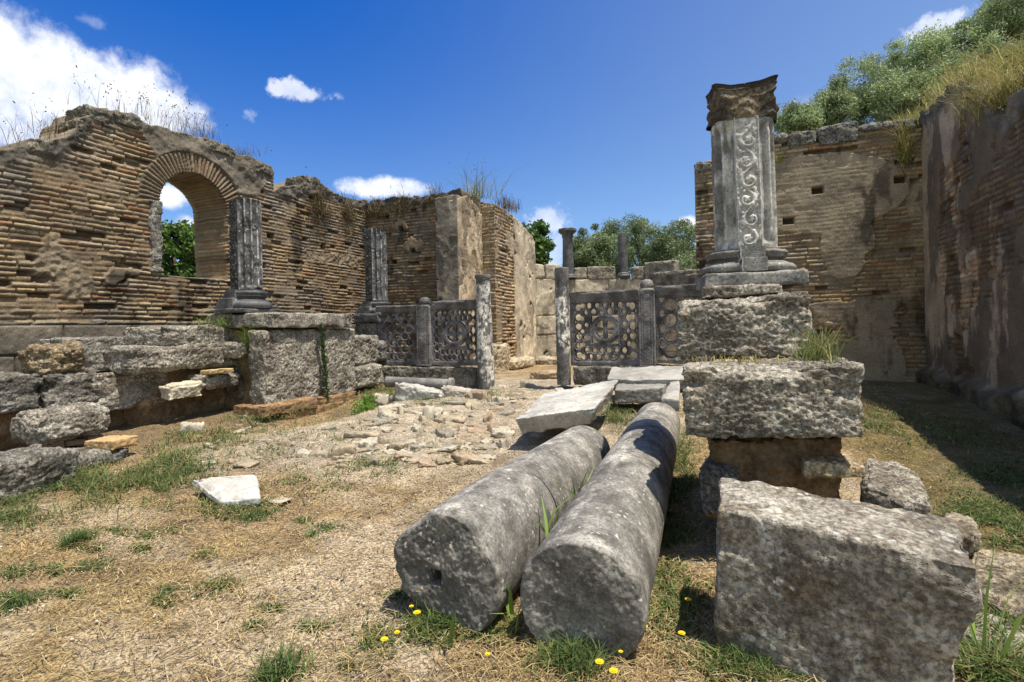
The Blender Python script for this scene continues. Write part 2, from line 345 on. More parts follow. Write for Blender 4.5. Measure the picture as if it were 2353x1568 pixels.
BR = np.array([(.42, .29, .145), (.46, .33, .18), (.40, .25, .125), (.32, .22, .125), (.44, .35, .22), (.40, .20, .095), (.27, .20, .13), (.38, .29, .175), (.50, .39, .235), (.36, .28, .17), (.43, .31, .17)])
def brick(pitch=.088, ln=.32, seed=0, plaster=0.5, stain=.3, capfn=None, dado=0., mort=(.22, .165, .105), tint=1., extra=None, relief=1., rubble=None, grey=0., wav=.03):
    def f(a, z):
        zz = z+wav*1.4*f2(a, z, .5, 2, seed+1)+.016*f2(a, z, 2.6, 3, seed+2)
        row = np.floor(zz/pitch); fz = zz/pitch-row
        rl = ln*(.75+.6*hsh(row, 7, 0, seed)); x = a/rl+hsh(row, 3, 0, seed)*7
        c = np.floor(x); jo = (hsh(row, c, 0, seed+3)-.5)*.5; jo1 = (hsh(row, c+1, 0, seed+3)-.5)*.5
        lo = c+jo; hi = c+1+jo1
        cc = np.where(x < lo, c-1, np.where(x > hi, c+1, c))
        dl = np.minimum(np.abs(x-lo), np.abs(x-hi))*rl
        hb = hsh(row, cc, 1, seed+4); h2 = hsh(row, cc, 2, seed+5); h3 = hsh(row, cc, 3, seed+6)
        bh = .66+.2*h3
        ez = np.minimum(fz-.02, bh-fz)*pitch
        ez += .009*f2(a, z, 11, 3, seed+8)
        dl += .006*f2(a, z, 12, 2, seed+9)
        inb = sst(np.minimum(ez, dl-.006), 0., .009)
        miss = (h2 < .055)
        loss = sst(f2(a, z, 1.1, 3, seed+11), .22, .5)       # eroded faces
        pro = (.006+.020*hb)*relief*(1-.5*loss)
        h = inb*pro-.010*relief+.011*f2(a, z, 9, 4, seed+12, .6)+.02*f2(a, z, .9, 2, seed+13)
        h = np.where(miss, -.055*relief, h)
        ci = (hsh(row, cc, 5, seed+7)*len(BR)).astype(int) % len(BR)
        col = BR[ci]*(.70+.50*hb)[:, None]*(1+.35*f2(a, z, 7, 3, seed+17))[:, None]
        zone = f2(a, z, .55, 3, seed+14)
        col = col*(1+.25*zone)[:, None]*np.array([1+.0, 1, 1])
        grayed = np.clip(sst(f2(a, z, 1.7, 3, seed+15), -.05, .4)*.75+grey, .12, 1)[:, None]
        lum = col.mean(1, keepdims=True); col = col*(1-grayed)+grayed*lum*np.array([1.08, .98, .86])
        mc = np.array(mort)*(.8+.4*hsh((a*60).astype(int), (z*60).astype(int), 0, seed))[:, None]
        col = col*inb[:, None]+mc*(1-inb)[:, None]
        col[miss] *= .5
        sm_ = .6*sst(f2(a, z, 2.6, 4, seed+18, .6), .12, .30); h = h*(1-sm_)+sm_*(.008+.010*f2(a, z, 12, 3, seed+19)); mc2 = np.array([.31, .25, .17])*(1+.5*f2(a, z, 10, 3, seed+16))[:, None]; col = col*(1-.6*sm_)[:, None]+mc2*(.6*sm_)[:, None]
        # rubble bands and patches
        rb = sst(f2(a, z, .8, 4, seed+20)+(rubble(a, z) if rubble is not None else 0), .42, .5)
        st = .035*np.abs(f2(a, z, 5, 3, seed+21))+.02*f2(a, z, 16, 3, seed+22)
        sc = np.array([.27, .22, .155])*(.6+.9*hsh(np.floor(a*9+f2(a, z, 6, 1, 3)), np.floor(z*12+f2(a, z, 6, 1, 4)), 0, seed+2))[:, None]
        h = h*(1-rb)+st*rb; col = col*(1-rb)[:, None]+sc*rb[:, None]
        # plaster / mortar skin
        pm = f2(a, z, .75, 5, seed+30, .55)+(extra(a, z) if extra is not None else 0)
        pl = sst(pm+.03*f2(a, z, 9, 3, seed+33), 1-plaster-.008, 1-plaster+.008)
        ph = .026+.009*f2(a, z, 5, 5, seed+31, .62)+.10*h
        pc = np.array([.35, .285, .205])*(1+.35*f2(a, z, 2.5, 4, seed+32))[:, None]
        h = h*(1-pl)+ph*pl; col = col*(1-pl)[:, None]+pc*pl[:, None]
        # stone courses at the foot
        if dado:
            dd = sst(dado-z+.02*f2(a, z, 3, 2, seed+40), 0, .01)
            dr = np.floor(z/.42); fx = (a/.95+.4*dr) % 1; fzz = (z/.42) % 1
            j = np.minimum(np.minimum(fx, 1-fx)*.95, np.minimum(fzz, 1-fzz)*.42)
            dh = .03*sst(j, 0, .025)+.016*f2(a, z, 9, 4, seed+41)
            dc = np.array([.20, .175, .14])*(1+.7*f2(a, z, 3, 4, seed+42))[:, None]*(.55+.45*sst(j, 0, .02))[:, None]
            h = h*(1-dd)+dh*dd; col = col*(1-dd)[:, None]+dc*dd[:, None]
        # black weathering running down from the top
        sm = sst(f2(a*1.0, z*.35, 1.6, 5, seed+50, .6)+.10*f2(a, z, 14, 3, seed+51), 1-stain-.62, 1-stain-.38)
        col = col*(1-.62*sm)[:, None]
        if capfn is not None:
            d = capfn(a)-z
            cm = sst(d+.10*f2(a, z, 2.5, 3, seed+60), .34, .16)
            chh = .09*f2(a, z, 4, 4, seed+61, .65)+.03
            ccx = np.array([.115, .105, .09])*(1.15+.9*f2(a, z, 6, 4, seed+62))[:, None]
            h = h*(1-cm)+chh*cm; col = col*(1-cm)[:, None]+ccx*cm[:, None]
        return h, np.clip(col*tint, .01, 1)
    return f
def topfn(pts, rag=.05, seed=0):
    pts = sorted(pts); xs = [p[0] for p in pts]; zs = [p[1] for p in pts]
    def t(a):
        a = np.asarray(a, float); z = np.interp(a, xs, zs)
        return z+rag*1.3*f2(a, a*0, 3.0, 5, seed, .65)+rag*1.1*(hsh(np.floor(a/.17), 0, 0, seed)-.5)
    return t
def lathe(prof, nseg, disp=None, th0=0, th1=2*math.pi):
    """surface of revolution round z through (r,z) points; returns verts, quads"""
    prof = np.array(prof, float); closed = abs(th1-th0-2*math.pi) < 1e-6
    th = np.linspace(th0, th1, nseg+1)[:(nseg if closed else nseg+1)]
    m = len(th); V = np.stack([prof[:, 0][:, None]*np.cos(th), prof[:, 0][:, None]*np.sin(th), np.repeat(prof[:, 1][:, None], m, 1)], 2).reshape(-1, 3)
    i = np.arange(len(prof)-1)[:, None]*m; j = np.arange(m if closed else m-1)[None, :]; j2 = (j+1) % m if closed else j+1
    q = np.stack([(i+j).ravel(), (i+j2).ravel(), (i+m+j2).ravel(), (i+m+j).ravel()], 1)
    return V, q
def resample(pts, step):
    pts = np.array(pts, float); o = [pts[0]]
    for a, b in zip(pts[:-1], pts[1:]):
        n = max(1, int(np.linalg.norm(b-a)/step)); o += [a+(b-a)*k/n for k in range(1, n+1)]
    return np.array(o)
def merge(parts):
    V = []; Q = []; o = 0
    for v, q in parts: V.append(v); Q.append(np.asarray(q)+o); o += len(v)
    return np.concatenate(V), np.concatenate(Q)
def loft(sec, zs, rows=None):
    """sec: closed outline (n,2) or function; returns tube with caps fan"""
# ------------------------------------------------------------------ ground
def depth(u, v): return -ST*u+CT*v
def ground_z(u, v):
    u = np.atleast_1d(np.asarray(u, float)); v = np.atleast_1d(np.asarray(v, float))
    D = depth(u, v)
    z = .34*sst(D, 2.6, 8.8)-.05*sst(D, 9, 16)
    z = z+.02*sst(u, -5.4, -6.6)*sst(v, 3.2, 4.6)
    z = z+.04*f2(u, v, .45, 2, 5)*sst(D, 1, 5)-.26*np.exp(-((u+5.75)/.6)**2-((v-6.5)/1.2)**2)
    return z
def gz(u, v): return float(ground_z(u, v)[0])
PATCH = [(205, 1195, .5), (330, 1235, .35), (790, 1375, .7), (700, 1450, .5), (900, 1230, .5), (640, 1290, .35), (820, 1150, .4), (1010, 1060, .5), (300, 1480, .3), (560, 1300, .25)]
def build_ground():
    u = np.arange(-10.2, 4.6, .025)
    v = [-.6]; 
    while v[-1] < 17.2: v.append(v[-1]+max(.014, min(.075, .0075*(abs(v[-1])+.5)))) 
    v = np.array(v); U, V_ = np.meshgrid(u, v, indexing='ij'); a = U.ravel(); b = V_.ravel()
    z = ground_z(a, b); D = depth(a, b)
    near = f2(a, b, 3., 4, 21); fine = f2(a, b, 14, 3, 22)
    stony = sst(D, 4.6, 6.0)*sst(D, 14, 11)*sst(a, -6.2, -4.8)*sst(a, 0.0, -1.0)
    cell = np.floor(a*5+1.2*f2(a, b, 3, 2, 40)); cell2 = np.floor(b*5+1.2*f2(a, b, 3, 2, 41))
    z = z+.014*near+.007*fine+stony*(.055*np.abs(f2(a, b, 4.2, 3, 23))+.012*hsh(cell, cell2, 0, 3))
    dirt = np.array([.34, .235, .125]); pale = np.array([.53, .42, .28]); straw = np.array([.40, .285, .13]); dark = np.array([.17, .12, .06]); moss = np.array([.15, .115, .035])
    m1 = sst(f2(a, b, .9, 4, 25), -.03, .25); m2 = sst(f2(a, b, 2.8, 4, 26), -.1, .4); m3 = sst(f2(a, b, 1.4, 4, 28), .1, .5)
    c = dirt*(1-m2)[:, None]+straw*m2[:, None]
    c = c*(1-.75*m1)[:, None]+pale*(.75*m1)[:, None]
    c = c*(1-.55*m3)[:, None]+dark*(.55*m3)[:, None]
    for px, py, s in PATCH:
        p = HZ(px, py, .05); d = np.hypot((a-p[0])/1.5, (b-p[1])/.8)+.25*f2(a, b, 3, 3, 29)
        k = sst(d, s, s*.45)[:, None]*.8; c = c*(1-k)+pale*1.08*k
    k = (stony*.8)[:, None]; sc = np.array([.50, .42, .32])*(.75+.5*hsh(cell, cell2, 0, 8))[:, None]; c = c*(1-k)+sc*k
    k = (sst(a, .9, 1.5)*sst(b, 3, 4.5)*.75)[:, None]; c = c*(1-k)+moss*(1+.5*f2(a, b, 5, 3, 31))[:, None]*k
    # bank of bare soil under the stylobate
    k = (sst(a, -5.9, -6.5)*.7)[:, None]; c = c*(1-k)+np.array([.2, .14, .08])*k
    c *= (1+.35*f2(a, b, 7, 4, 33))[:, None]
    n = len(v); i = np.arange(len(u)-1)[:, None]*n; j = np.arange(n-1)[None, :]
    q = np.stack([(i+j).ravel(), (i+n+j).ravel(), (i+n+j+1).ravel(), (i+j+1).ravel()], 1)
    MGR = material('dry_ground', (.82,)*3, (1.12,)*3, 5, (.5, 1.4), 55, 1., .025, (28, 110), (.56, .49, .38), 34, .22, pit=.4, ps=60)
    o = mk('ground', np.stack([a, b, z], 1), q, MGR, smooth=True, col=np.clip(c, .02, 1)); o['kind'] = 'structure'
    r = [18, 30, 60, 140, 400]; Vv = []; 
    g = np.linspace(-400, 400, 60); A, B = np.meshgrid(g, g, indexing='ij')
    q = np.stack([(np.arange(59)[:, None]*60+np.arange(59)[None, :]).ravel()+k for k in (0, 60, 61, 1)], 1)
    o = mk('far_ground', np.stack([A.ravel(), B.ravel(), np.full(A.size, -.12)], 1), q, MGR, smooth=True, col=np.ones((A.size, 3))*np.array([.22, .19, .08])); o['kind'] = 'structure'
build_ground()

# ------------------------------------------------------------------ brick walls
def topU(u, pts):
    return [((lambda h: (h[1], h[2]))(HU(x, y, u))) for x, y in pts]
def topV(v, pts):
    return [((lambda h: (h[0], h[2]))(HV(x, y, v))) for x, y in pts]
# left wall, plane u=-9, from v=1 to the corner
UL = -9.0; V0 = 1.0; VB = 11.66
lw = topU(UL, [(-250, 345), (0, 340), (60, 335), (70, 322), (105, 330), (150, 318), (172, 300), (180, 275), (200, 262), (206, 246), (240, 252), (300, 262), (330, 280), (345, 290), (400, 300), (440, 312), (500, 340), (560, 358), (600, 372), (622, 378), (628, 392), (629, 432), (640, 428), (690, 430), (697, 412), (722, 410), (745, 432), (790, 452), (838, 462)])
lt = topfn([(v-V0, z) for v, z in lw], .05, 3)
WC = 6.69-V0; WR = .66; WZ = 3.80; WS = HU(450, 638, UL)[2]
wl = HU(368, 500, UL)[1]-V0; wr = HU(524, 500, UL)[1]-V0; WC = (wl+wr)/2; WR = (wr-wl)/2
WZ = HU(446, 398, UL)[2]-WR
def whole(a, z):
    wob = .012*f2(a, z, 6, 2, 8)
    body = (np.abs(a-WC) < WR+wob) & (z > WS+.03*f2(a, z*0, 4, 2, 3)) & (z <= WZ)
    arch = (np.hypot(a-WC, z-WZ) < WR+wob) & (z > WZ)
    return body | arch
brl = brick(seed=11, plaster=.38, stain=.22, capfn=lt, dado=1.72, pitch=.074, ln=.31, relief=1.4, grey=.18, tint=.80, mort=(.17, .125, .08),
            rubble=lambda a, z: .55*sst(np.abs(z-3.25-.1*f2(a, z, .6, 2, 5)), .22, .12)*sst(a, 7.6, 8.4)-.1)
def dl(a, z):
    h, c = brl(a, z)
    r = np.hypot(a-WC, z-WZ); th = np.arctan2(z-WZ, a-WC)
    ring = (r > WR-.05) & (r < WR+.36) & (z > WZ-.05)
    x = th*(WR+.18)/.072+.25*f2(a, z, 3, 2, 9); fr = x-np.floor(x); hb = hsh(np.floor(x), 3, 0, 5)
    ed = sst(np.minimum(fr, .72-fr)*.072, 0, .008)*sst(WR+.34+.02*hb-r, 0, .01)
    hh = ed*(.018+.02*hb)-.008+.006*f2(a, z, 10, 3, 44)
    ci = BR[(hsh(np.floor(x), 9, 0, 7)*len(BR)).astype(int) % len(BR)]*(.62+.4*hb)[:, None]
    cc = ci*ed[:, None]+np.array([.17, .125, .08])*(1-ed)[:, None]
    h = np.where(ring, hh, h); cc = .55*cc+.45*cc.mean(1, keepdims=True)*np.array([1.1, .98, .82]); c = np.where(ring[:, None], cc*.78, c)
    d_ = lt(a)-z; a0_, a1_ = HU(335, 400, UL)[1]-V0, HU(628, 400, UL)[1]-V0
    zz_ = sst(.78*sst(a, a0_-.3, a0_+.5)*sst(a, a1_+.1, a1_-.5)+.22*f2(a, z, 1.5, 4, 91)-d_, -.03, .03)*(~ring)
    gm = np.array([.175, .155, .125])*(1+.7*f2(a, z, 3, 5, 92, .6))[:, None]; h = h*(1-zz_)+zz_*(.03+.05*f2(a, z, 3.5, 5, 93, .6)); c = c*(1-zz_)[:, None]+np.clip(gm, .03, 1)*zz_[:, None]
    # putlog holes
    for x_, y_ in ((622, 542), (700, 550), (742, 566), (603, 610)):
        p = HU(x_, y_, UL); m = (np.abs(a-(p[1]-V0)) < .09) & (np.abs(z-p[2]) < .06)
        h = np.where(m, -.14, h); c = np.where(m[:, None], c*.4, c)
    return h, c
LW = tag(sheet('brick_wall', (UL, V0), (0, 1), (1, 0), VB-V0+.02, -.1, lt, .95, MB, .0155, whole, dl, zmax=5.6),
         'long ruined wall of thin bricks pierced by an arched window', 'brick wall')
# window lining blocks (left jamb block seen in the photograph)
jb = HU(343, 455, UL); jb2 = HU(371, 628, UL)
stone('jamb_block', box8(UL-.35, UL+.045, jb[1]-.02, jb2[1]+.03, jb2[2]+.0, jb[2]-.02, seed=3), MLD, None, parent=LW, r=.03, res=.02, rough=.02, chip=.06)

# transverse wall at the back left, plane v=VB, with its stone pilaster
tw = topV(VB, [(800, 462), (838, 466), (870, 462), (900, 458), (950, 452), (1000, 448), (1030, 442), (1060, 436), (1075, 438), (1090, 455), (1110, 462), (1140, 470)])
u1 = HV(1100, 600, VB)[0]
tt = topfn([(u-UL, z) for u, z in tw], .05, 5)
dk = brick(seed=23, plaster=.40, stain=.30, capfn=tt, pitch=.080, ln=.27, tint=.70, mort=(.17, .13, .09), grey=.2, relief=1.1)
def dt(a, z):
    h, c = dk(a, z)
    for x_, y_ in ((921, 524), (948, 575), (905, 602), (888, 497)):
        p = HV(x_, y_, VB); m = (np.abs(a-(p[0]-UL)) < .08) & (np.abs(z-p[2]) < .06)
        h = np.where(m, -.14, h); c = np.where(m[:, None], c*.3, c)
    return h, c
ulf = HV(1002, 600, VB-.25)[0]; urt = HV(1053, 600, VB-.25)[0]
sheet_t = sheet('brick_wall', (UL, VB), (1, 0), (0, -1), urt-UL, -.1, tt, 1.1, MB, .019, None, dt, zmax=5.5)
tag(sheet_t, 'dark brick cross wall overgrown with dry shrubs, behind the second fluted column', 'brick wall')
def plast(seed, base=(.33, .29, .24), amp=.35, joint=0, tint=1., pits=.55):
    def f(a, z):
        h = .02*f2(a, z, 1.6, 3, seed)+.008*f2(a, z, 8, 4, seed+1)
        c = np.array(base)*(1+amp*f2(a, z, 1.8, 4, seed+2))[:, None]*(1+.3*f2(a, z, 9, 3, seed+3))[:, None]
        pk = sst(f2(a, z, 1.3, 4, seed+4), .12, .18); h = h+.012*pk; c = c*(1-.25*pk)[:, None]
        dk_ = sst(f2(a, z*.4, 2.2, 4, seed+5), .1, .5); c = c*(1-.5*dk_)[:, None]
        if joint:
            j = np.abs(((z+.05*f2(a, z, 1, 2, seed+6))/joint) % 1-.5)*joint; jm = sst(j, .5*joint, .5*joint-.014)
            jm = 1-jm; h = h-.02*jm; c = c*(1-.5*jm)[:, None]
        hole = sst(f2(a, z, 3.2, 2, seed+7), pits, pits+.05); h = h-.05*hole; c = c*(1-.6*hole)[:, None]
        return h, np.clip(c*tint, .01, 1)
    return f
pz = lambda x, y, v: HV(x, y, v)[2]
# stone pilaster: front face, and its side with sunlight put into a lighter plaster colour
ptop = pz(1040, 452, VB-.25)
vend = 12.8; uE = urt
P1 = empty('stone_pier', (ulf, VB-.25, .2)); tag(P1, 'tall plastered stone pilaster closing the dark cross wall, its right side in bright sun', 'pilaster')
pt = topfn([(0, ptop), (urt-ulf, ptop+.08)], .04, 8)
sheet('front_face', (ulf, VB-.25), (1, 0), (0, -1), urt-ulf, -.1, pt, .24, MPL, .019, None, plast(71, (.32, .28, .235), .5, 0), parent=P1, zmax=5.5)
st_ = topfn([(0, pz(1053, 455, VB-.25)), (.5, pz(1072, 450, 12.)), (1., pz(1085, 470, 12.4)), (1.5, pz(1098, 500, 12.8))], .05, 9)
sheet('side_face', (urt, VB-.24), (0, 1), (1, 0), 12.82-VB+.24, -.1, st_, .5, MPL, .019, None, plast(81, (.56, .455, .33), .45, 0), parent=P1, zmax=5.5)
# brick pier further back and its long side
ub = HV(1138, 600, 12.8)[0]
bt = topfn([(0, pz(1104, 462, 12.8)), (ub-urt+.1, pz(1138, 468, 12.8))], .04, 10)
P2 = empty('brick_pier', (ub, 12.8, .2)); tag(P2, 'narrow brick pier behind the left slender column, its courses projecting unevenly', 'brick pier')
sheet('front_face', (urt-.1, 12.8), (1, 0), (0, -1), ub-urt+.1, -.1, bt, .4, MB, .02, None, brick(seed=37, plaster=.1, stain=.1, pitch=.092, ln=.26, relief=1.5, tint=.95), parent=P2, zmax=5.5)
v2 = HU(1180, 600, ub)[1]; v3 = HU(1226, 600, ub)[1]
sp = topfn([(0, HU(1138, 468, ub)[2]), (.5, HU(1155, 478, ub)[2]), (v2-12.8, HU(1180, 498, ub)[2])], .05, 12)
bf = brick(seed=41, plaster=.10, stain=.05, pitch=.095, ln=.27, relief=1.9, tint=1.12, grey=-.2, extra=lambda a, z: .9*sst(z-(4.3-.9*a), 0, .15)+.9*sst(1.35-z, 0, .2))
sheet('side_face', (ub, 12.81), (0, 1), (1, 0), v2-12.8, -.1, sp, .5, MB, .02, None, bf, parent=P2, zmax=5.5)
P3 = empty('plastered_pier', (ub, v2, .2)); tag(P3, 'plastered end of the pier before the apse, blotched grey and cream', 'wall pier')
ap = topfn([(0, HU(1180, 498, ub)[2]), (.6, HU(1195, 515, ub)[2]), (v3-v2-.3, HU(1216, 540, ub)[2]), (v3-v2, HU(1226, 558, ub)[2])], .04, 13)
sheet('side_face', (ub+.05, v2), (0, 1), (1, 0), v3-v2, -.1, ap, .5, MPL, .022, None, plast(91, (.62, .53, .41), .5, 0), parent=P3, zmax=5.5)
# low apse wall
VA = v3+.3
aw = topV(VA, [(1200, 608), (1280, 608), (1290, 622), (1320, 640), (1450, 640), (1560, 640), (1640, 640), (1700, 640)])
ua0 = ub-.3
at_ = topfn([(u-ua0, z) for u, z in aw], .015, 15)
def ashlar(seed, ch=.62, cl=1.15, base=(.41, .365, .295)):
    pf = plast(seed, base, .5, pits=.72)
    def f(a, z):
        h, c = pf(a, z); c = c*1.35; a = a+.04*f2(a, z, 2, 2, seed+9); z = z+.04*f2(a, z, 1.5, 2, seed+10); r = np.floor(z/ch); x = a/cl+r*.37; fx = x-np.floor(x); fz = z/ch-r
        j = np.minimum(np.minimum(fx, 1-fx)*cl, np.minimum(fz, 1-fz)*ch); jm = sst(j, .022, .008)
        jm = jm*sst(f2(a, z, 1.6, 3, seed+12), -.25, .05); return h-.022*jm+.014*hsh(np.floor(x), r, 0, seed), c*(1-.5*jm)[:, None]*(.86+.28*hsh(np.floor(x), r, 0, seed+1))[:, None]
    return f
# the apse wall swings round in a curve: arc length -> plan position
T0 = math.radians(62); KAP = T0*2/7.5
SA = np.linspace(0, 7.5, 400); TA = T0-KAP*SA
AX_ = np.array([ub-.15, v3-.1])+np.concatenate([[[0, 0]], np.cumsum(np.column_stack([np.cos(TA), np.sin(TA)])[:-1]*(SA[1]-SA[0]), 0)])
def arc_at(s):
    return np.array([np.interp(s, SA, AX_[:, 0]), np.interp(s, SA, AX_[:, 1])]), np.interp(s, SA, TA)
def arc_px(px):
    d = ray(px, 640); d = d[:2]/np.linalg.norm(d[:2]); cr = AX_[:, 0]*d[1]-AX_[:, 1]*d[0]; i = int(np.argmin(np.abs(cr))); return float(SA[i])
def arc_D(s): c, t = arc_at(s); return float(-ST*c[0]+CT*c[1])
pts_ = [(0, P(1226, 606, arc_D(0.))[2])]+[(arc_px(x), P(x, 642, arc_D(arc_px(x)))[2]) for x in (1262, 1300, 1360, 1450, 1560, 1640)]
pts_ = [(0, pts_[1][1]), *pts_[1:], (7.5, pts_[-1][1])]
at_ = topfn(pts_, .012, 15)
AW = sheet('apse_wall', (ua0, VA), (1, 0), (0, -1), 7.5, -.1, at_, .6, MPL, .026, None, ashlar(95), zmax=4)
q_n = len(AW.data.vertices); q_co = np.zeros(q_n*3, np.float32); AW.data.vertices.foreach_get('co', q_co); q_co = q_co.reshape(-1, 3)+np.array(AW['_o'])
q_s = np.clip(q_co[:, 0]-ua0, 0, 7.5); q_off = VA-q_co[:, 1]; q_t = np.interp(q_s, SA, TA)
q_co[:, 0] = np.interp(q_s, SA, AX_[:, 0])+np.sin(q_t)*q_off; q_co[:, 1] = np.interp(q_s, SA, AX_[:, 1])-np.cos(q_t)*q_off
AW.data.vertices.foreach_set('co', (q_co-np.array(AW['_o'])).astype(np.float32).ravel()); AW.data.update()
tag(AW, 'low pale stone wall of the apse beyond the openwork screens', 'stone wall')
# upper blocks lying on the apse wall
def vblock(name, x0, x1, yt, yb, v, th, mat, label, cat='stone block', group=None, rz=0, lift=0, **k):
    a = HV(x0, yb, v); b = HV(x1, yb, v); t = HV((x0+x1)/2, yt, v)[2]; bz = HV((x0+x1)/2, yb, v)[2]
    return stone(name, box8(a[0], b[0], v, v+th, bz+lift, t, rz, .012, SEED[0]), mat, label, cat, group, **k)
def ublock(name, x0, x1, yt, yb, u, th, mat, label, cat='stone block', group=None, rz=0, **k):
    """block whose face looks along +u, x range in the photograph"""
    xm = (x0+x1)/2; a = HU(x0, yb, u); b = HU(x1, yb, u); t = HU(xm, yt, u)[2]; bz = HU(xm, yb, u)[2]
    return stone(name, box8(u-th, u, a[1], b[1], bz, t, rz, .012, SEED[0]), mat, label, cat, group, **k)
for i, (x0, x1, yt, yb, l) in enumerate([(1226, 1252, 606, 640, 'small pale block at the left end of the apse wall top'), (1253, 1290, 607, 641, 'pale block on the apse wall left of the column with a capital'),
      (1319, 1349, 614, 642, 'narrow block on the apse wall just right of the column with a capital'), (1350, 1415, 612, 643, 'long even block on the apse wall between the two far columns'),
      (1450, 1482, 612, 641, 'rounded block on the apse wall just right of the topless far column'), (1480, 1552, 600, 641, 'tall tilted block on the apse wall in front of the olives'),
      (1500, 1600, 624, 662, 'long dark lichened block at the right end of the apse wall'), (1560, 1640, 630, 668, 'dark block behind the carved column at the end of the apse wall')]):
    s0, s1 = arc_px(x0), arc_px(x1); c0_, t0_ = arc_at(s0); c1_, t1_ = arc_at(s1); Dm = (arc_D(s0)+arc_D(s1))/2; xm_ = (x0+x1)/2
    zt_ = P(xm_, yt, Dm)[2]; zb_ = P(xm_, yb, Dm)[2]-.02; tm_ = (t0_+t1_)/2; nb = np.array([-math.sin(tm_), math.cos(tm_), 0])*.5; fo = -nb*(.03 if i < 6 else .5)
    q4 = [np.array([c0_[0], c0_[1], 0])+fo, np.array([c1_[0], c1_[1], 0])+fo]; q4 = [q4[0], q4[1], q4[1]+nb, q4[0]+nb]
    stone('wall_block', [q+UP*zb_ for q in q4]+[q+UP*zt_ for q in q4], ML if i > 1 and i < 6 else (MPL if i < 2 else MLD), l, 'stone block', 'blocks along the apse wall', r=.05, res=.03, rough=.02, tint=(.5, .45, .36) if i < 2 else (1, 1, 1))

for x0, x1, yt, yb, m_, l in [(697, 742, 408, 452, MLD, 'upright rounded stone standing in the notch of the left wall top'), (200, 262, 246, 285, MLD, 'dark jagged capstone at the peak of the left wall'), (262, 335, 262, 296, MLD, 'grey mortar lump right of the peak of the left wall'),
                           (172, 206, 272, 300, ML, 'brown broken brick lump just left of the wall peak'), (68, 104, 324, 350, ML, 'brown brick lump on the low left part of the wall top'), (590, 629, 374, 402, MLD, 'dark rounded stone at the stepped end above the arch'), (470, 545, 328, 356, MLD, 'flat grey lump on the slope right of the arch crown')]:
    ublock('capstone', x0, x1, yt, yb, UL+.06, .6, m_, l, 'stone', 'capstones on the left wall', r=.06, res=.02, rough=.045, chip=.08, tint=(.8, .78, .72))
# back right wall, plane v=VB
ur = 3.4; uw0 = HV(1600, 600, VB)[0]
rw = topV(VB, [(1560, 388), (1592, 384), (1600, 376), (1620, 372), (1650, 362), (1700, 345), (1775, 322), (1850, 318), (1900, 314), (1960, 300), (2000, 296), (2060, 290), (2120, 285), (2180, 270)])
rt = topfn([(u-uw0, z) for u, z in rw], .03, 17)
rt_e = lambda a, z: .75*sst(np.hypot((a-2.3)/1.5, (z-4.0)/.8), 1.05, .85)+.5*sst(np.hypot((a-2.75)/.45, (z-3.0)/.7), 1.1, .85)-.5*sst(a, .4, .2)+.7*sst(1.9-z, -.05, .1)*sst(a, 1.6, 2.4)-.25
bk = brick(seed=53, plaster=.74, stain=.18, pitch=.078, ln=.29, relief=1.3, tint=.98, extra=rt_e, grey=-.1)
def dr_(a, z):
    h, c = bk(a, z)
    for x_, y_ in ((1878, 438), (2068, 413), (1812, 508)):
        p = HV(x_, y_, VB); m = (np.abs(a-(p[0]-uw0)) < .10) & (np.abs(z-p[2]) < .065)
        h = np.where(m, -.18, h); c = np.where(m[:, None], c*.3, c)
    return h, c
tag(sheet('brick_wall', (uw0, VB), (1, 0), (0, -1), ur-uw0+.02, -.1, rt, .9, MB, .0155, None, dr_, zmax=5.8), 'brick wall patched with old plaster behind the carved column, half in shadow', 'brick wall')
for i, (x0, x1, yt, yb, l) in enumerate([(1775, 1812, 306, 325, 'flat grey capstone nearest the carved column on the wall top'), (1810, 1880, 298, 338, 'rounded dark capstone, second from the carved column'),
      (1878, 1978, 283, 334, 'largest grey capstone on the wall behind the carved column'), (1975, 2030, 280, 303, 'long dark capstone right of the largest one'),
      (2025, 2060, 275, 298, 'small reddish capstone on the wall top below the hillside grass'), (2056, 2110, 272, 300, 'rough capstone beside the corner of the two right walls'), (1596, 1640, 370, 395, 'crumbled capstone at the free end of the brick wall, left of the carved column')]):
    vblock('capstone', x0, x1, yt, yb, VB-.06, .5, MLD, l, 'stone', 'capstones on the right brick wall', r=.07, res=.022, rough=.03, chip=.06)
# right side wall, plane u=ur, seen very obliquely
rs = topU(ur, [(2118, 262), (2150, 240), (2185, 195), (2215, 188), (2245, 200), (2270, 232), (2292, 266), (2312, 258), (2332, 232), (2353, 203), (2500, 100)])
rst = topfn([(VB-v, z) for v, z in rs], .06, 19)
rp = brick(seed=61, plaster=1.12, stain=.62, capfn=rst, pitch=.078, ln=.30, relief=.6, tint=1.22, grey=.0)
def drs(a, z):
    h, c = rp(a, z)
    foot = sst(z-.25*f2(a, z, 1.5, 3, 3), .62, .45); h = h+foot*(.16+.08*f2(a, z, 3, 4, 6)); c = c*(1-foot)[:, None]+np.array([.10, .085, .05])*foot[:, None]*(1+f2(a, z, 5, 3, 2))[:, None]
    return h, np.clip(c, .01, 1)
tag(sheet('side_wall', (ur, VB), (0, -1), (-1, 0), 9.2, -.1, rst, .9, MB, .018, None, drs, zmax=6.2), 'high shaded wall along the right edge, stained black, its top overgrown', 'stone wall')

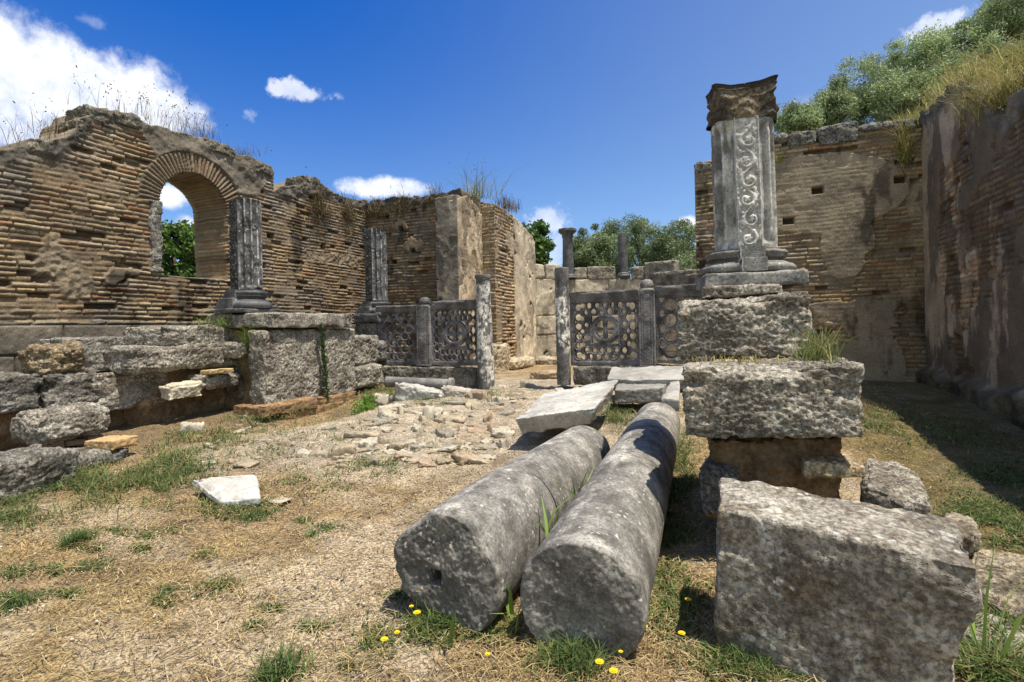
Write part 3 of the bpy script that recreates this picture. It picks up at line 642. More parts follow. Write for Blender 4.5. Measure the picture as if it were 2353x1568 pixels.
# hillside behind and right of the walls
def hill_z(u, v):
    return 4.55+.26*np.clip(v-13, 0, 9)*sst(u, 0, 3)+.30*np.clip(u-1.2, 0, 9)-.9*sst(u, 1.4, -.2)+.15*fbm(np.stack([u, v, u*0], 1), .6, 3, 3)
def build_hill():
    u = np.arange(-.6, 14, .12); v = np.arange(4., 26, .12); U, V_ = np.meshgrid(u, v, indexing='ij')
    keep = (U[:-1, :-1] > ur+.85) | (V_[:-1, :-1] > VB+.85)
    a = U.ravel(); b = V_.ravel(); z = hill_z(a, b); edge = sst(a, .2, -.5)+sst(b, 24.5, 26)+sst(b, 5.0, 4.)+sst(a, 12.5, 14); z = z*(1-np.clip(edge, 0, 1))-.3*np.clip(edge, 0, 1)
    z = np.where(b > VB+3.5, z, z-.0)
    n = len(v); i, j = np.nonzero(keep); k = i*n+j; q = np.stack([k, k+n, k+n+1, k+1], 1)
    c = np.array([.20, .15, .06])*(1+.5*f2(a, b, 1.5, 4, 8))[:, None]
    o = mk('hillside', np.stack([a, b, z], 1), q, MSO, smooth=True, col=c*1.8); o['kind'] = 'structure'
build_hill()
# ------------------------------------------------------------------ fluted half-column piers
def scroll(x, z, w, lam=.15):
    """carved vine: a winding stem throwing spirals to alternate sides, with ragged leaves"""
    x0 = x; x = x+.008*f2(x, z, 11, 3, 3); z = z+.010*f2(x, z, 9, 3, 4)
    k = np.floor(z/lam); zc = (z/lam-k-.5)*lam; sgn = np.where(k % 2 == 0, 1., -1.)
    stem = sst(np.abs(x-.30*w*np.sin(np.pi*z/lam)*1.), .012, .005)
    cx = -sgn*w*.08; dx = (x-cx)*sgn; r = np.hypot(dx, zc*.92); th = np.arctan2(zc, dx); R = w*.31
    sp = r-R*(.12+.88*((th/(2*math.pi)) % 1)); sp2 = r-R*(.12+.88*((th/(2*math.pi)) % 1))-R*.88
    spiral = np.maximum(sst(np.abs(sp), .010, .004), sst(np.abs(sp2), .010, .004))*(r < R*1.1)
    fl = sst(r-R*(.30+.12*hsh(k, 2, 0, 1))*(1+.4*np.cos(5*th+k*1.7)), .004, -.003)
    lf = sst(f2(x*1.3, z, 30, 2, 8), .12, .32)*sst(np.abs(x), w*.46, w*.40)*(r > R*.98)
    br = sst(np.abs(np.abs(x0)-w*.475), w*.022, w*.012)
    return np.clip(stem*.8+spiral+fl+lf*.75, 0, 1)+br*.8
def outline(s, d, rad, both, step=.005, ext=0.):
    pts = []; kind = []; par = []
    def line(a, b, kd, st=step):
        n = max(1, int(np.hypot(b[0]-a[0], b[1]-a[1])/st))
        for i in range(n): pts.append((a[0]+(b[0]-a[0])*i/n, a[1]+(b[1]-a[1])*i/n)); kind.append(kd); par.append(0)
    def arc(cx, a0, a1, R):
        n = int(abs(a1-a0)*R/step)
        for i in range(n): t = a0+(a1-a0)*i/n; pts.append((cx+R*math.cos(t), R*math.sin(t))); kind.append(2); par.append((t-a0)/(a1-a0))
    line((-s, -d), (s, -d), 1); line((s, -d), (s, -rad), 0, .01)
    arc(s, -math.pi/2, math.pi/2, rad); line((s, rad), (s, d), 0, .01); line((s, d), (-s, d), 0, .02)
    if both: line((-s, d), (-s, rad), 0, .01); arc(-s, math.pi/2, 1.5*math.pi, rad); line((-s, -rad), (-s, -d), 0, .01)
    else: line((-s, d), (-s, -d), 3, .012)
    return np.array(pts), np.array(kind), np.array(par)
def tube(pts, zs, off=None, dz=.012, capz=None):
    n = len(pts[0]) if isinstance(pts, list) else len(pts); m = len(zs)
    V = np.concatenate([np.column_stack([pts, np.full(n, z)]) for z in zs]) if not isinstance(pts, list) else np.concatenate([np.column_stack([p, np.full(n, z)]) for p, z in zip(pts, zs)])
    i = np.arange(m-1)[:, None]*n; j = np.arange(n)[None, :]; j2 = (j+1) % n
    q = np.stack([(i+j).ravel(), (i+j2).ravel(), (i+n+j2).ravel(), (i+n+j).ravel()], 1)
    return V, q
def capgrid(outl, z, rings=12, fz=None):
    c = outl.mean(0); V = []; n = len(outl)
    for k in range(rings+1):
        t = 1-k/rings*.98; p = c+(outl-c)*t; V.append(np.column_stack([p, np.full(n, z) if np.isscalar(z) else c[0]*0+z*1.0]))
    V = np.concatenate(V); i = np.arange(rings)[:, None]*n; j = np.arange(n)[None, :]; j2 = (j+1) % n
    q = np.stack([(i+j).ravel(), (i+j2).ravel(), (i+n+j2).ravel(), (i+n+j).ravel()], 1)
    q = np.concatenate([q, [[rings*n, rings*n+n//3, rings*n+2*n//3, rings*n+n-1]]]); return V, q
def half_column(name, u, v, zp0, zp1, zb, zt, label, mat, matb, s, rad, d, both, seed, rz=0, lean=0, plinth=(.4, .4), strip_dark=.7, cutleft=0):
    root = empty(name, (u, v, zp0)); tag(root, label, 'column')
    cr, sr = math.cos(rz), math.sin(rz)
    def place(V):
        V = V.copy(); x, y = V[:, 0].copy(), V[:, 1].copy(); V[:, 0] = u+x*cr-y*sr+lean*(V[:, 2]-zp0); V[:, 1] = v+x*sr+y*cr; return V
    # shaft
    pts, kd, pr = outline(s, d, rad, both); zs = np.arange(zb, zt+.001, .007)
    n = len(pts); V, q = tube(pts, zs)
    K = np.tile(kd, len(zs)); PR = np.tile(pr, len(zs)); z = V[:, 2]
    tg = np.roll(pts, -1, 0)-np.roll(pts, 1, 0); nr = np.column_stack([tg[:, 1], -tg[:, 0]]); nr /= np.linalg.norm(nr, axis=1)[:, None]; NRm = np.tile(nr, (len(zs), 1))
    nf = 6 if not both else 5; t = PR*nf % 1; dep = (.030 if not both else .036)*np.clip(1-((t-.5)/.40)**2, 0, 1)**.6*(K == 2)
    endf = sst(z, zb+.03, zb+.07)*(sst(z, zt-.03, zt-.09) if both else 1)
    dmg = sst(fbm(V+seed, 5, 4, seed), .15, .5)*.02*(K == 2)+.10*sst(fbm(V+seed*2, 2.2, 3, seed+1), .42, .6)*(K >= 2)*.4
    rel = np.zeros(len(V)); m1 = K == 1
    rel[m1] = scroll(V[m1, 0], V[m1, 2]-zb, 2*s)*.016*(.45+.55*sst(V[m1, 2], zt-.3, zb+.3))*(1-.8*sst(f2(V[m1, 0], V[m1, 2], 3, 3, seed+3), .25, .5))
    ds = -dep*endf*(1-.5*sst(fbm(V+9, 3, 3, seed+7), .25, .6))+rel-dmg+.003*fbm(V, 30, 3, seed+2)
    V[:, :2] += NRm*ds[:, None]
    top = z > zt-.02; V[top, 2] += .02*fbm(V[top], 8, 3, seed+4)
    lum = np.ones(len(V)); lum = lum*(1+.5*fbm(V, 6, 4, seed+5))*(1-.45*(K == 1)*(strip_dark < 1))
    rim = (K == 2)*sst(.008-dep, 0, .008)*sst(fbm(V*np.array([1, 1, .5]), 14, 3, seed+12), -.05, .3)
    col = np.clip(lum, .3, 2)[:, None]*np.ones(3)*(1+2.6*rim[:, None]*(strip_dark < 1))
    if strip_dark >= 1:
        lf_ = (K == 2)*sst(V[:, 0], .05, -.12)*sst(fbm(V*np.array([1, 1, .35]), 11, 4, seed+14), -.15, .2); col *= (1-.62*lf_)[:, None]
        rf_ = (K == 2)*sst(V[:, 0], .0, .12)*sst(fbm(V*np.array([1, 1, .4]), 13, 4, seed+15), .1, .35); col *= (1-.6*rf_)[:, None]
        col *= (1-.42*np.clip(dep/.036, 0, 1)*sst(fbm(V*np.array([1, 1, .5]), 9, 3, seed+16), -.5, .1))[:, None]  # colour darkens with flute depth, standing in for shade in the flutes
        col[m1] *= (.78+.5*np.clip(rel[m1]/.016, 0, 1))[:, None]  # highlight put into the colour: raised carving lighter, its ground darker
    parts = [(V, q)]
    c2, q2 = capgrid(pts*1.0, 0., 14); c2[:, 2] = zt+.012*fbm(c2, 7, 3, seed+4); c2[:n, :2] = V[-n:, :2]; c2[:n, 2] = V[-n:, 2]
    VV, QQ = merge([(V, q), (c2, q2)]); col = np.concatenate([col, np.ones((len(c2), 3))*.9])
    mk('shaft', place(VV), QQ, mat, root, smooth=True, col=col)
    # attic base: central die with tori to the sides
    H = zb-zp1
    prof = []
    for tt_ in np.linspace(0, 1, 46):
        if tt_ < .36: o = .085+.04*math.sqrt(max(0, 1-((tt_-.18)/.18)**2))
        elif tt_ < .42: o = .075
        elif tt_ < .66: o = .075-.05*math.sin((tt_-.42)/.24*math.pi)
        elif tt_ < .72: o = .06
        elif tt_ < .93: o = .045+.028*math.sqrt(max(0, 1-((tt_-.825)/.105)**2))
        else: o = .02
        prof.append((tt_, o))
    rings = []; zl = []
    for tt_, o in prof:
        p, _, _ = outline(s, d, rad, both, .012); p = p.copy(); kd2 = _
        p2, k2, _q = outline(s, d, rad, both, .012)
        out_ = p2.copy(); arc_ = k2 == 2; cx = np.where(p2[:, 0] > 0, s, -s)
        out_[arc_, 0] = cx[arc_]+(p2[arc_, 0]-cx[arc_])*(rad+o)/rad; out_[arc_, 1] = p2[arc_, 1]*(rad+o)/rad
        fr = ~arc_; out_[fr, 1] = np.sign(p2[fr, 1])*np.maximum(np.abs(p2[fr, 1]), rad+max(o, .05))*1.0
        fr1 = (k2 == 1) | (k2 == 0); out_[fr1, 1] = np.sign(p2[fr1, 1])*(rad+.09+(.05 if tt_ < .55 else 0))
        if cutleft: 
            lf = k2 == 3; out_[lf, 0] -= cutleft*(1-tt_)+.02
            fl = (k2 == 1) & (p2[:, 0] < 0); out_[fl, 0] -= (cutleft*(1-tt_)+.02)*np.abs(p2[fl, 0])/s
        rings.append(out_); zl.append(zp1+H*tt_)
    Vb, qb = tube(rings, zl); Vb += .004*fbm(Vb, 12, 3, seed+8)[:, None]
    mk('base', place(Vb), qb, matb, root, smooth=True)
    V, fq, _ = block_mesh(box8(-plinth[0], plinth[0], -plinth[1], plinth[1], zp0, zp1), r=.012, res=.012, rough=.005, seed=seed+4, chip=.03, pit=.002)
    mk('plinth', place(V), fq, matb, root, smooth=True)
    return root, place
# right, big carved column
cu, cv = (lambda p: (p[0], p[1]))(P(1716, 640, 4.15))
z4 = lambda y, D=4.0: P(1716, y, D)[2]
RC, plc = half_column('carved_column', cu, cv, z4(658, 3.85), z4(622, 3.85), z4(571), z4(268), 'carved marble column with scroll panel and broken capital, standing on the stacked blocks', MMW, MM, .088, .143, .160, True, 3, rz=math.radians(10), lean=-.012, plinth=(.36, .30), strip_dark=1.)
def capital(root, place, z0, z1, seed=4):
    n = 260; th = np.linspace(0, 2*math.pi, n, endpoint=False); m = 70
    c, s_ = np.cos(th), np.sin(th)
    rs = 1/np.sqrt((c/.236)**2+(s_/.17)**2)*(1+.04*np.cos(4*th))
    # concave sided abacus
    A = 1/np.maximum(np.abs(c)/.242, np.abs(s_)/.20); A = np.minimum(A, .292); A = A*(1-.09*np.cos(np.clip((np.minimum(np.abs(c)/.262, np.abs(s_)/.215)/np.maximum(np.abs(c)/.262, np.abs(s_)/.215)), 0, 1)*math.pi/2)**1.2)
    V = []; col = []
    front = -s_
    zt = z1-.015-.075*sst(front, -.1, .6)*(1-.35*sst(np.abs(c), .45, .85))+.012*c
    for k in range(m):
        t = k/(m-1); z = z0+(zt-z0)*t
        f = sst(np.array(t), .15, .82)**1.3
        r = rs*(1-f)+A*.93*f
        lip = sst(np.array(t), .80, .84)
        r = r*(1-lip)+A*(1.0-.04*np.abs(math.sin((t-.8)*5*math.pi)))*lip
        p = np.column_stack([r*c, r*s_, z])
        leaf = .020*np.abs(np.cos(th*6+.4))**.6*sst(np.array(t), 0, .15)*sst(np.array(t), .8, .55)+.016*np.sin(t*21+2*np.cos(th*6))*sst(np.array(t), .78, .6)
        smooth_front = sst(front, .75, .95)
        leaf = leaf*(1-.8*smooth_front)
        nz_ = .008*fbm(p, 9, 4, seed)+.012*fbm(p, 22, 3, seed+1)*(1-.6*smooth_front)*(1-.5*lip)
        dm = .04*sst(fbm(p, 3.5, 3, seed+2), .30, .6)
        rr = 1+(leaf+nz_-dm)/np.maximum(r, .1); p[:, 0] *= rr; p[:, 1] *= rr
        V.append(p)
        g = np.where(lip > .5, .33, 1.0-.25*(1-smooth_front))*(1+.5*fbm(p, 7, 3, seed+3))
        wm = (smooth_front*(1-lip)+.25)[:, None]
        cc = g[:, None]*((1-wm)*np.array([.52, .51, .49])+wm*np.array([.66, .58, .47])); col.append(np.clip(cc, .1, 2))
    for k, (sc, dz) in enumerate([(.90, .0), (.82, -.10), (.6, -.20), (.3, -.22), (.02, -.22)]):
        p = V[m-1].copy(); cx = 0
        p[:, 0] *= sc; p[:, 1] *= sc; p[:, 2] = p[:, 2]+dz if k < 2 else z1+dz-.12; V.append(p); col.append(np.ones((n, 3))*.35)
    V = np.concatenate(V); mm = m+5; i = np.arange(mm-1)[:, None]*n; j = np.arange(n)[None, :]; j2 = (j+1) % n
    q = np.stack([(i+j).ravel(), (i+j2).ravel(), (i+n+j2).ravel(), (i+n+j).ravel()], 1)
    mk('capital', place(V), q, MCP, root, smooth=True, col=np.concatenate(col))
MCP = material('capital_marble', (.17, .155, .135), (.36, .32, .27), 4., (.5, 1.3), 50, .7, .01, (26, 110), (.4, .4, .38), 30, .2, pit=.5, ps=50)
capital(RC, plc, z4(271), z4(166))
# two dark fluted columns on the left
pl = P(565, 640, 8.3)
zc = lambda y, D=8.2, x=560: P(x, y, D)[2]
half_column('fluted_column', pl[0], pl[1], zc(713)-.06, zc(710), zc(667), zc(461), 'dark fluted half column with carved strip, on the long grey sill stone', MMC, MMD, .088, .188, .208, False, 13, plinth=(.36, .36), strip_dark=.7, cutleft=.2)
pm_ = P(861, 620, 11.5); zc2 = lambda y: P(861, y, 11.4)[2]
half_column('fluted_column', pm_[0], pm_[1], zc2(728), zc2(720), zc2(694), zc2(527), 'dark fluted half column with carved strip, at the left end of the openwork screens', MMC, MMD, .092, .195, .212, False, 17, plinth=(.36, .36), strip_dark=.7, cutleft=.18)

# ------------------------------------------------------------------ plain columns
def round_column(name, x, yt, yb, D, r0, r1, label, mat, collar=0, cap=None, base=0, seed=0, lean=0, white=None, cat='column', bend=None, ztop=None):
    p = P(x, yb, D); zt = P(x, yt, D)[2]; zb = p[2]; H = zt-zb
    prof = [(0.001, 0), (r0, 0)]
    if base: prof += [(r0*1.45, 0), (r0*1.45, .05), (r0*1.2, .08), (r0*1.3, .10), (r0*1.1, .13), (r0, .15)]
    prof += [(r0, .16), (r1, H-.09)]
    if collar: prof += [(r1, H-.085), (r1*1.13, H-.07), (r1*1.15, H-.01)]
    if cap: prof = prof[:-1]+[(r1, H-cap), (r1*1.15, H-cap+.02), (r1*1.15, H-cap+.05), (r1*1.0, H-cap+.06), (r1*1.15, H-cap+.12), (r1*1.75, H-.10), (r1*1.85, H-.09), (r1*1.8, H)]
    else: prof += [(r1*(1.12 if collar else .96), H)]
    prof += [(.001, H-.005)]
    V, q = lathe(resample(prof, .018), 72)
    n = V/np.maximum(np.hypot(V[:, 0], V[:, 1])[:, None], 1e-4); n[:, 2] = 0
    ds = .006*fbm(V+seed, 6, 4, seed)-.03*sst(fbm(V+seed, 2.6, 3, seed+5), .38, .6)*sst(V[:, 2], .2, .0)-.02*sst(fbm(V+seed, 7, 3, seed+2), .3, .5)*sst(V[:, 2], H-.12, H)
    if cap: ds += .012*np.cos(np.arctan2(V[:, 1], V[:, 0])*8)*sst(V[:, 2], H-cap, H-cap+.08)
    V = V+n*ds[:, None]; V[:, 0] += lean*V[:, 2]
    if bend is not None:      # a crack across the shaft
        pl_ = V[:, 2]-(bend-.9*V[:, 0]); V[:, :2] *= (1-.10*sst(np.abs(pl_), .018, .004))[:, None]
    col = np.ones((len(V), 3))
    if white is not None:
        sp_ = sst(fbm(V*np.array([1, 1, .6]), 26, 3, seed+12), -.25, .15); t = sp_*sst(V[:, 2]/H+.25*fbm(V, 5, 4, seed+7)+white[3]*V[:, 0]/r0, white[0], white[0]+.12)*sst(V[:, 2]/H+.25*fbm(V, 6, 4, seed+8), white[1]+.12, white[1])
        col = col*(1-t[:, None])+t[:, None]*white[2]*np.array([1, .97, .9])
        if bend is not None: col *= (1-.8*sst(np.abs(V[:, 2]-(bend-.9*V[:, 0])), .016, .005))[:, None]
    V = V+p
    o = mk(name, V, q, mat, smooth=True, col=col); return tag(o, label, cat)
MCG = material('worn_grey_shaft', (.085, .083, .083), (.20, .195, .185), 4., (.5, 1.4), 45, .5, .008, (26, 110), (.52, .50, .46), 26, .26, pit=.5, ps=55)
round_column('slender_column', 1118, 632, 906, 10.0, .165, .135, 'slender grey column with a thin collar, blotched white, left of the gap between the screens', MCG, collar=1, seed=3, lean=-.012, white=(.12, .86, 5., .25))
round_column('slender_column', 1296, 616, 884, 9.55, .125, .13, 'slender column with a slanting crack and no top, right of the gap between the screens', MCG, seed=6, lean=.0, white=(.30, .72, 5.5, .1), bend=.82)
round_column('far_column', 1306, 527, 641, arc_D(arc_px(1306))+.1, .19, .165, 'small dark far column still carrying its flared capital', MMD, cap=.30, base=1, seed=8)
round_column('far_column', 1432, 537, 637, arc_D(arc_px(1432))+.1, .165, .15, 'small dark far column with a rounded broken top before the olives', MMD, base=1, seed=9)

# ------------------------------------------------------------------ openwork screens
def screen(x0, x1, yt, yb, v, pattern, label, seed, rail=.16, side=.07, broken=0):
    a = HV(x0, yb, v); b = HV(x1, yb, v); zt = HV((x0+x1)/2, yt, v)[2]; zb = HV((x0+x1)/2, yb, v)[2]; Wd = b[0]-a[0]; H = zt-zb
    root = empty('openwork_screen', ((a[0]+b[0])/2, v, zb)); tag(root, label, 'stone screen', 'openwork screens of the chancel')
    fw, fh = Wd-2*side, H-rail-.10
    cs = []; extra = None
    if pattern == 'scale':
        nx = 4.5; ny = 7; dx = fw/nx; dy = fh/ny
        for r in range(ny):
            for c in range(6):
                x = (c+(.5 if r % 2 == 0 else 0))*dx
                if x < .03 or x > fw-.03: continue
                cs.append((x, (r+.5)*dy, dx*.38, dy*.46))
    elif pattern == 'cross':
        n = 6
        for r in range(n):
            for x in (.075, fw-.075): cs.append((x, (r+.5)*fh/n, .058, .066))
            for x in (.0, fw): cs.append((x, (r+.0)*fh/n, .028, .035)) if r else None
        for k in range(4):
            x = .2+(fw-.4)*(k+.5)/4
            cs.append((x, fh-.055, .045, .038)); cs.append((x, .05, .052, .03))
            if k < 3: cs.append((x+(fw-.4)/8, fh-.115, .028, .030)); cs.append((x+(fw-.4)/8, .125, .060, .040))
        cxx_, cyy_, RR_ = fw/2, fh*.53, min(.21, fw*.25)
        cs = [c for c in cs if c[0] < .1 or c[0] > fw-.1]
        nr_ = 9; dy_ = fh/nr_
        for r in range(nr_):
            m_ = 7 if r % 2 == 0 else 6
            for c in range(m_):
                x = fw/2+(c-(m_-1)/2)*(fw-.30)/6.; y = (r+.5)*dy_
                if abs(x-cxx_) < RR_*1.2+.035 and abs(y-cyy_) < RR_*1.2+.035: continue
                q_ = .75+.5*hsh(r, c, 0, seed); cs.append((x+.02*(hsh(r, c, 1, seed)-.5), y, .045*q_, .048*(.8+.4*hsh(r, c, 2, seed))))
    else:
        for r in range(4):
            cs.append((.20, (r+.5)*fh/4, .095, .095)); 
            for x in (.05, .36): cs.append((x, (r+1.)*fh/4-.02, .04, .055))
            cs.append((.52, (r+.5)*fh/4, .095, .095))
    cs = [(c[0], c[1], c[2]*(.88+.2*hsh(i, 5, 0, seed)), c[3]*(.88+.2*hsh(i, 6, 0, seed))) for i, c in enumerate(cs)]
    cx, cy, R = fw/2, fh*.53, min(.21, fw*.25)
    def sd(x, z):
        d = np.full_like(x, 9.)
        for c in cs: d = np.minimum(d, (np.hypot((x-c[0])/c[2], (z-c[1])/c[3])-1)*min(c[2], c[3]))
        if pattern == 'cross':
            r = np.hypot(x-cx, z-cy); ax = np.abs(x-cx); az = np.abs(z-cy)
            arm = np.minimum(ax-(.022+.16*az), az-(.022+.16*ax))        # <0 on the cross
            d = np.minimum(d, np.maximum(r-R*.82, -arm))
            # corner triangles beside the ring
            d = np.minimum(d, np.maximum(np.maximum(ax-R*1.15, az-R*1.15), R*1.24-r)+0*.0)
        return d
    def hole(A_, Z_):
        x = A_-side; z = Z_-zb-.10
        return (sd(x, z) < 0) & (x > 0) & (x < fw) & (z > 0) & (z < fh)
    def dsp(A_, Z_):
        x = A_-side; z = Z_-zb-.10; inside = (x > 0) & (x < fw) & (z > 0) & (z < fh)
        d = sd(x, z); h = np.where(inside, -.022+.014*sst(d, .0, .010)*sst(d, .024, .016), 0.)
        if pattern == 'cross':
            r = np.hypot(x-cx, z-cy); h = np.where(inside & (np.abs(r-R*.98) < .03), -.004, h)
        h = h+.010*sst(np.minimum(np.minimum(x+.02, fw+.02-x), np.minimum(z+.02, fh+.02-z)), -.012, -.006)*(~inside)*-1
        h = h+.003*f2(A_, Z_, 12, 3, seed)
        c = np.ones((len(A_), 3))*(1+.5*f2(A_, Z_, 4, 4, seed+1)+.5*sst(f2(A_, Z_, 2.5, 3, seed+2), .2, .5)*sst(Z_-zb, .5, .1))[:, None]
        wr = inside*sst(d, .03, .012)*sst(f2(A_, Z_, 7, 3, seed+6), -.15, .25); c = c*(1+1.0*wr)[:, None]
        return h, np.clip(c, .4, 3)
    tp = lambda q: np.full_like(np.asarray(q, float), zt-rail+.02)
    sheet('lattice', (a[0], v), (1, 0), (0, -1), Wd, zb, tp, .10, MSC, .008, hole, dsp, parent=root, zmax=zt, colback=(1, 1, 1))
    # moulded top rail
    V, fq, _ = block_mesh([np.array([a[0]+(Wd if i else 0), v-.05+(.20 if j else 0)+(0 if k else (.035 if not j else -.04)), (zt if k else zt-rail)-broken*(.0 if i else .05)*k]) for i, j, k in CORN], r=.02, res=.012, rough=.008, seed=seed, chip=.05, pit=0)
    mk('top_rail', V, fq, MSC, root, smooth=True)
    return root
MSC = material('screen_marble', (.07, .066, .066), (.19, .18, .178), 3.5, (.6, 1.35), 45, .5, .008, (26, 110), (.40, .40, .38), 28, .22, rough=.75, warm=((.14, .10, .08), .5))
VS = 9.25
screen(868, 966, 702, 838, VS+.02, 'scale', 'leftmost openwork screen, pierced in a fish scale pattern', 3)
screen(990, 1101, 690, 840, VS+.0, 'cross', 'openwork screen left of the gap, pierced round a wheel with small side rings', 5, rail=.19)
screen(1312, 1474, 668, 841, VS-.0, 'cross', 'openwork screen with a flared cross in a ring, right of the gap', 7, rail=.20)
screen(1506, 1625, 655, 835, VS+.02, 'big', 'rightmost openwork screen of large circles, partly hidden by the stacked blocks', 9, rail=.20)
def screen_post(x0, x1, yt, yb, v, label, seed):
    a = HV(x0, yb, v); b = HV(x1, yb, v); zt = HV((x0+x1)/2, yt, v)[2]; zb = a[2]; w = b[0]-a[0]; cxx = (a[0]+b[0])/2
    root = empty('screen_post', (cxx, v, zb)); tag(root, label, 'stone post')
    zs = zt-.20
    tp = lambda q: np.full_like(np.asarray(q, float), zs)
    def dsp(A_, Z_):
        x = np.abs(A_-w/2); e = np.minimum(w/2-x, np.minimum(Z_-zb, zs-Z_))
        h = -.010*sst(e, .028, .034)*sst(e, .044, .038)-.010*sst(e, .062, .068)*sst(e, .08, .074)
        h = h+.006*np.abs(f2(A_*.6, Z_, 26, 2, seed))+.004*f2(A_, Z_, 9, 3, seed+1)
        return h, np.ones((len(A_), 3))*np.clip(1.3+.7*f2(A_, Z_, 6, 3, seed+2), .5, 3)[:, None]
    sheet('shaft', (a[0], v-.06), (1, 0), (0, -1), w, zb, tp, .22, MSC, .008, None, dsp, parent=root, zmax=zt, colback=(2.2, 2.2, 2.1))
    V, q = lathe(resample([(w*.5, 0), (w*.46, .03), (w*.36, .045), (w*.43, .07), (w*.43, .11), (w*.36, .16), (w*.2, .19), (.001, .20)], .012), 40)
    V[:, 1] *= .9; V += .005*fbm(V, 14, 3, seed)[:, None]; V += np.array([cxx, v+.05, zs-.005])
    mk('domed_cap', V, q, MMD if seed < 3 else MM, root, smooth=True)
screen_post(962, 991, 682, 840, VS-.03, 'dark screen post with a domed top between the two left screens', 1)
screen_post(1471, 1507, 640, 842, VS-.05, 'taller screen post with a pale domed top between the two right screens', 4)
# low kerbs carrying the screens
vblock('kerb_stone', 868, 1096, 844, 896, VS-.12, .45, MLD, 'long low kerb stone under the two left screens', 'kerb stone', r=.02, res=.02, rough=.02)
vblock('kerb_stone', 1316, 1450, 845, 890, VS-.14, .45, MLD, 'rough kerb stone under the screen with the cross', 'kerb stone', r=.03, res=.02, rough=.025)
vblock('kerb_stone', 1452, 1640, 840, 895, VS-.05, .40, MLD, 'dark kerb stone under the rightmost screen', 'kerb stone', r=.03, res=.025, rough=.02)
# ------------------------------------------------------------------ right stack
def P8(q):  # eight (px,py,D)
    return [P(*t) for t in q]
# front lower block
def corner(px, py, D, z=None):
    p = P(px, py, D); 
    if z is not None: p[2] = z
    return p
def notch(w):
    w = w.copy(); k = sst(w[:, 2], .80, .5)*sst(w[:, 0], .5, 1.); w[:, 0] -= .075*k; return w
FLB = corner(1640, 1520, 2.35, -.05); FRB = corner(2262, 1600, 1.9, -.05)
FLT = corner(1645, 1165, 2.35); FRT = corner(2262, 1305, 1.86)
BLT = corner(1652, 1086, 2.80); BRT = corner(2195, 1192, 2.28)
BLB = BLT.copy(); BLB[2] = -.05; BRB = BRT.copy(); BRB[2] = -.05; BRB += (FRB-FRT)*np.array([.6, .6, 0])
stone('stone_block', [FLB, FRB, BRB, BLB, FLT, FRT, BRT, BLT], MLG, 'biggest grey block in the lower right corner, lichened, its upper corner overhanging', 'stone block', 'blocks stacked under the carved column',
      r=.022, res=.0075, rough=.011, rs=4, chip=.035, pit=.004, layer=1.3, warp=notch)
def fblock(x0, x1, yt, yb, D0, D1, th, mat, label, **k):
    """block facing the camera: left and right ends at depths D0, D1"""
    a = P(x0, yb[0], D0); b = P(x1, yb[1], D1); c = P(x0, yt[0], D0); d = P(x1, yt[1], D1)
    e = FW*th if 'dr' not in k else np.array(k.pop('dr'))*th
    c[:2] = a[:2]; d[:2] = b[:2]
    return stone('stone_block', [a, b, b+e, a+e, c, d, d+e, c+e], mat, label, 'stone block', k.pop('group', 'blocks stacked under the carved column'), **k)
AX = (0., 1., 0)
fblock(1572, 1990, (846, 834), (1012, 1008), 3.10, 3.04, .85, ML, 'long rough block in the middle of the stack, its lower left corner broken away', dr=AX, r=.035, res=.010, rough=.018, chip=.10, pit=.012, rs=6, layer=2.2)
fblock(1552, 1872, (694, 668), (838, 826), 3.65, 3.54, .95, ML, 'rough pitted block directly below the column, upper of the big stacked blocks', dr=AX, r=.05, res=.010, rough=.020, chip=.08, pit=.012, rs=6, layer=2.2)
fblock(1612, 1800, (658, 650), (690, 676), 3.76, 3.72, .7, ML, 'thin crumbling stone layer squeezed under the column plinth', dr=AX, r=.02, res=.012, rough=.015)
fblock(1628, 1940, (1008, 1008), (1190, 1190), 3.32, 3.3, .6, MSO, 'brown earthy rubble course in shade below the middle block', dr=AX, r=.03, res=.013, rough=.05, tint=(.95, .92, .88))
fblock(1612, 1700, (1080, 1085), (1190, 1200), 3.2, 3.2, .4, MLD, 'small grey block wedged low at the left foot of the stack', dr=AX, r=.05, res=.012, rough=.03)
fblock(1850, 1992, (1062, 1070), (1098, 1100), 3.12, 3.08, .4, MLG, 'thin brown ledge slab with a lizard on it', dr=AX, r=.02, res=.01, rough=.015, tint=(1.3, 1.1, .8))
a, b, c, d = P(1978, 1112, 3.2), P(2148, 1160, 2.95), P(2105, 1062, 3.6), P(1985, 1042, 3.8)
lo = np.array([0, 0, .34])
stone('stone_block', [a-lo, b-lo, c-lo, d-lo, a, b, c, d], ML, 'pale flat topped block behind the biggest block, half sunk in grass', 'stone block', r=.04, res=.012, rough=.022, chip=.08)
for pts_, z_, m_, l_, ti in [(((2205, 1345), (2420, 1440), (2440, 1290), (2235, 1252)), .11, MLD, 'flat mossy slab lying in the grass at the right edge', (1.15, 1.05, .85)), (((2215, 1470), (2420, 1540), (2420, 1440), (2225, 1400)), .05, MSL, 'pale slab in the lower right corner behind weeds', (.85, .8, .7)), (((2165, 1205), (2250, 1232), (2235, 1180), (2175, 1165)), .20, MLG, 'small broken stone on the grass right of the biggest block', (1.1, 1.05, .95))]:
    T_ = [HZ(x, y, z_) for x, y in pts_]; stone('stone_slab', [t-UP*.16 for t in T_]+T_, m_, l_, 'stone slab', 'slabs in the right grass', tint=ti, r=.03, res=.012, rough=.022, chip=.06)

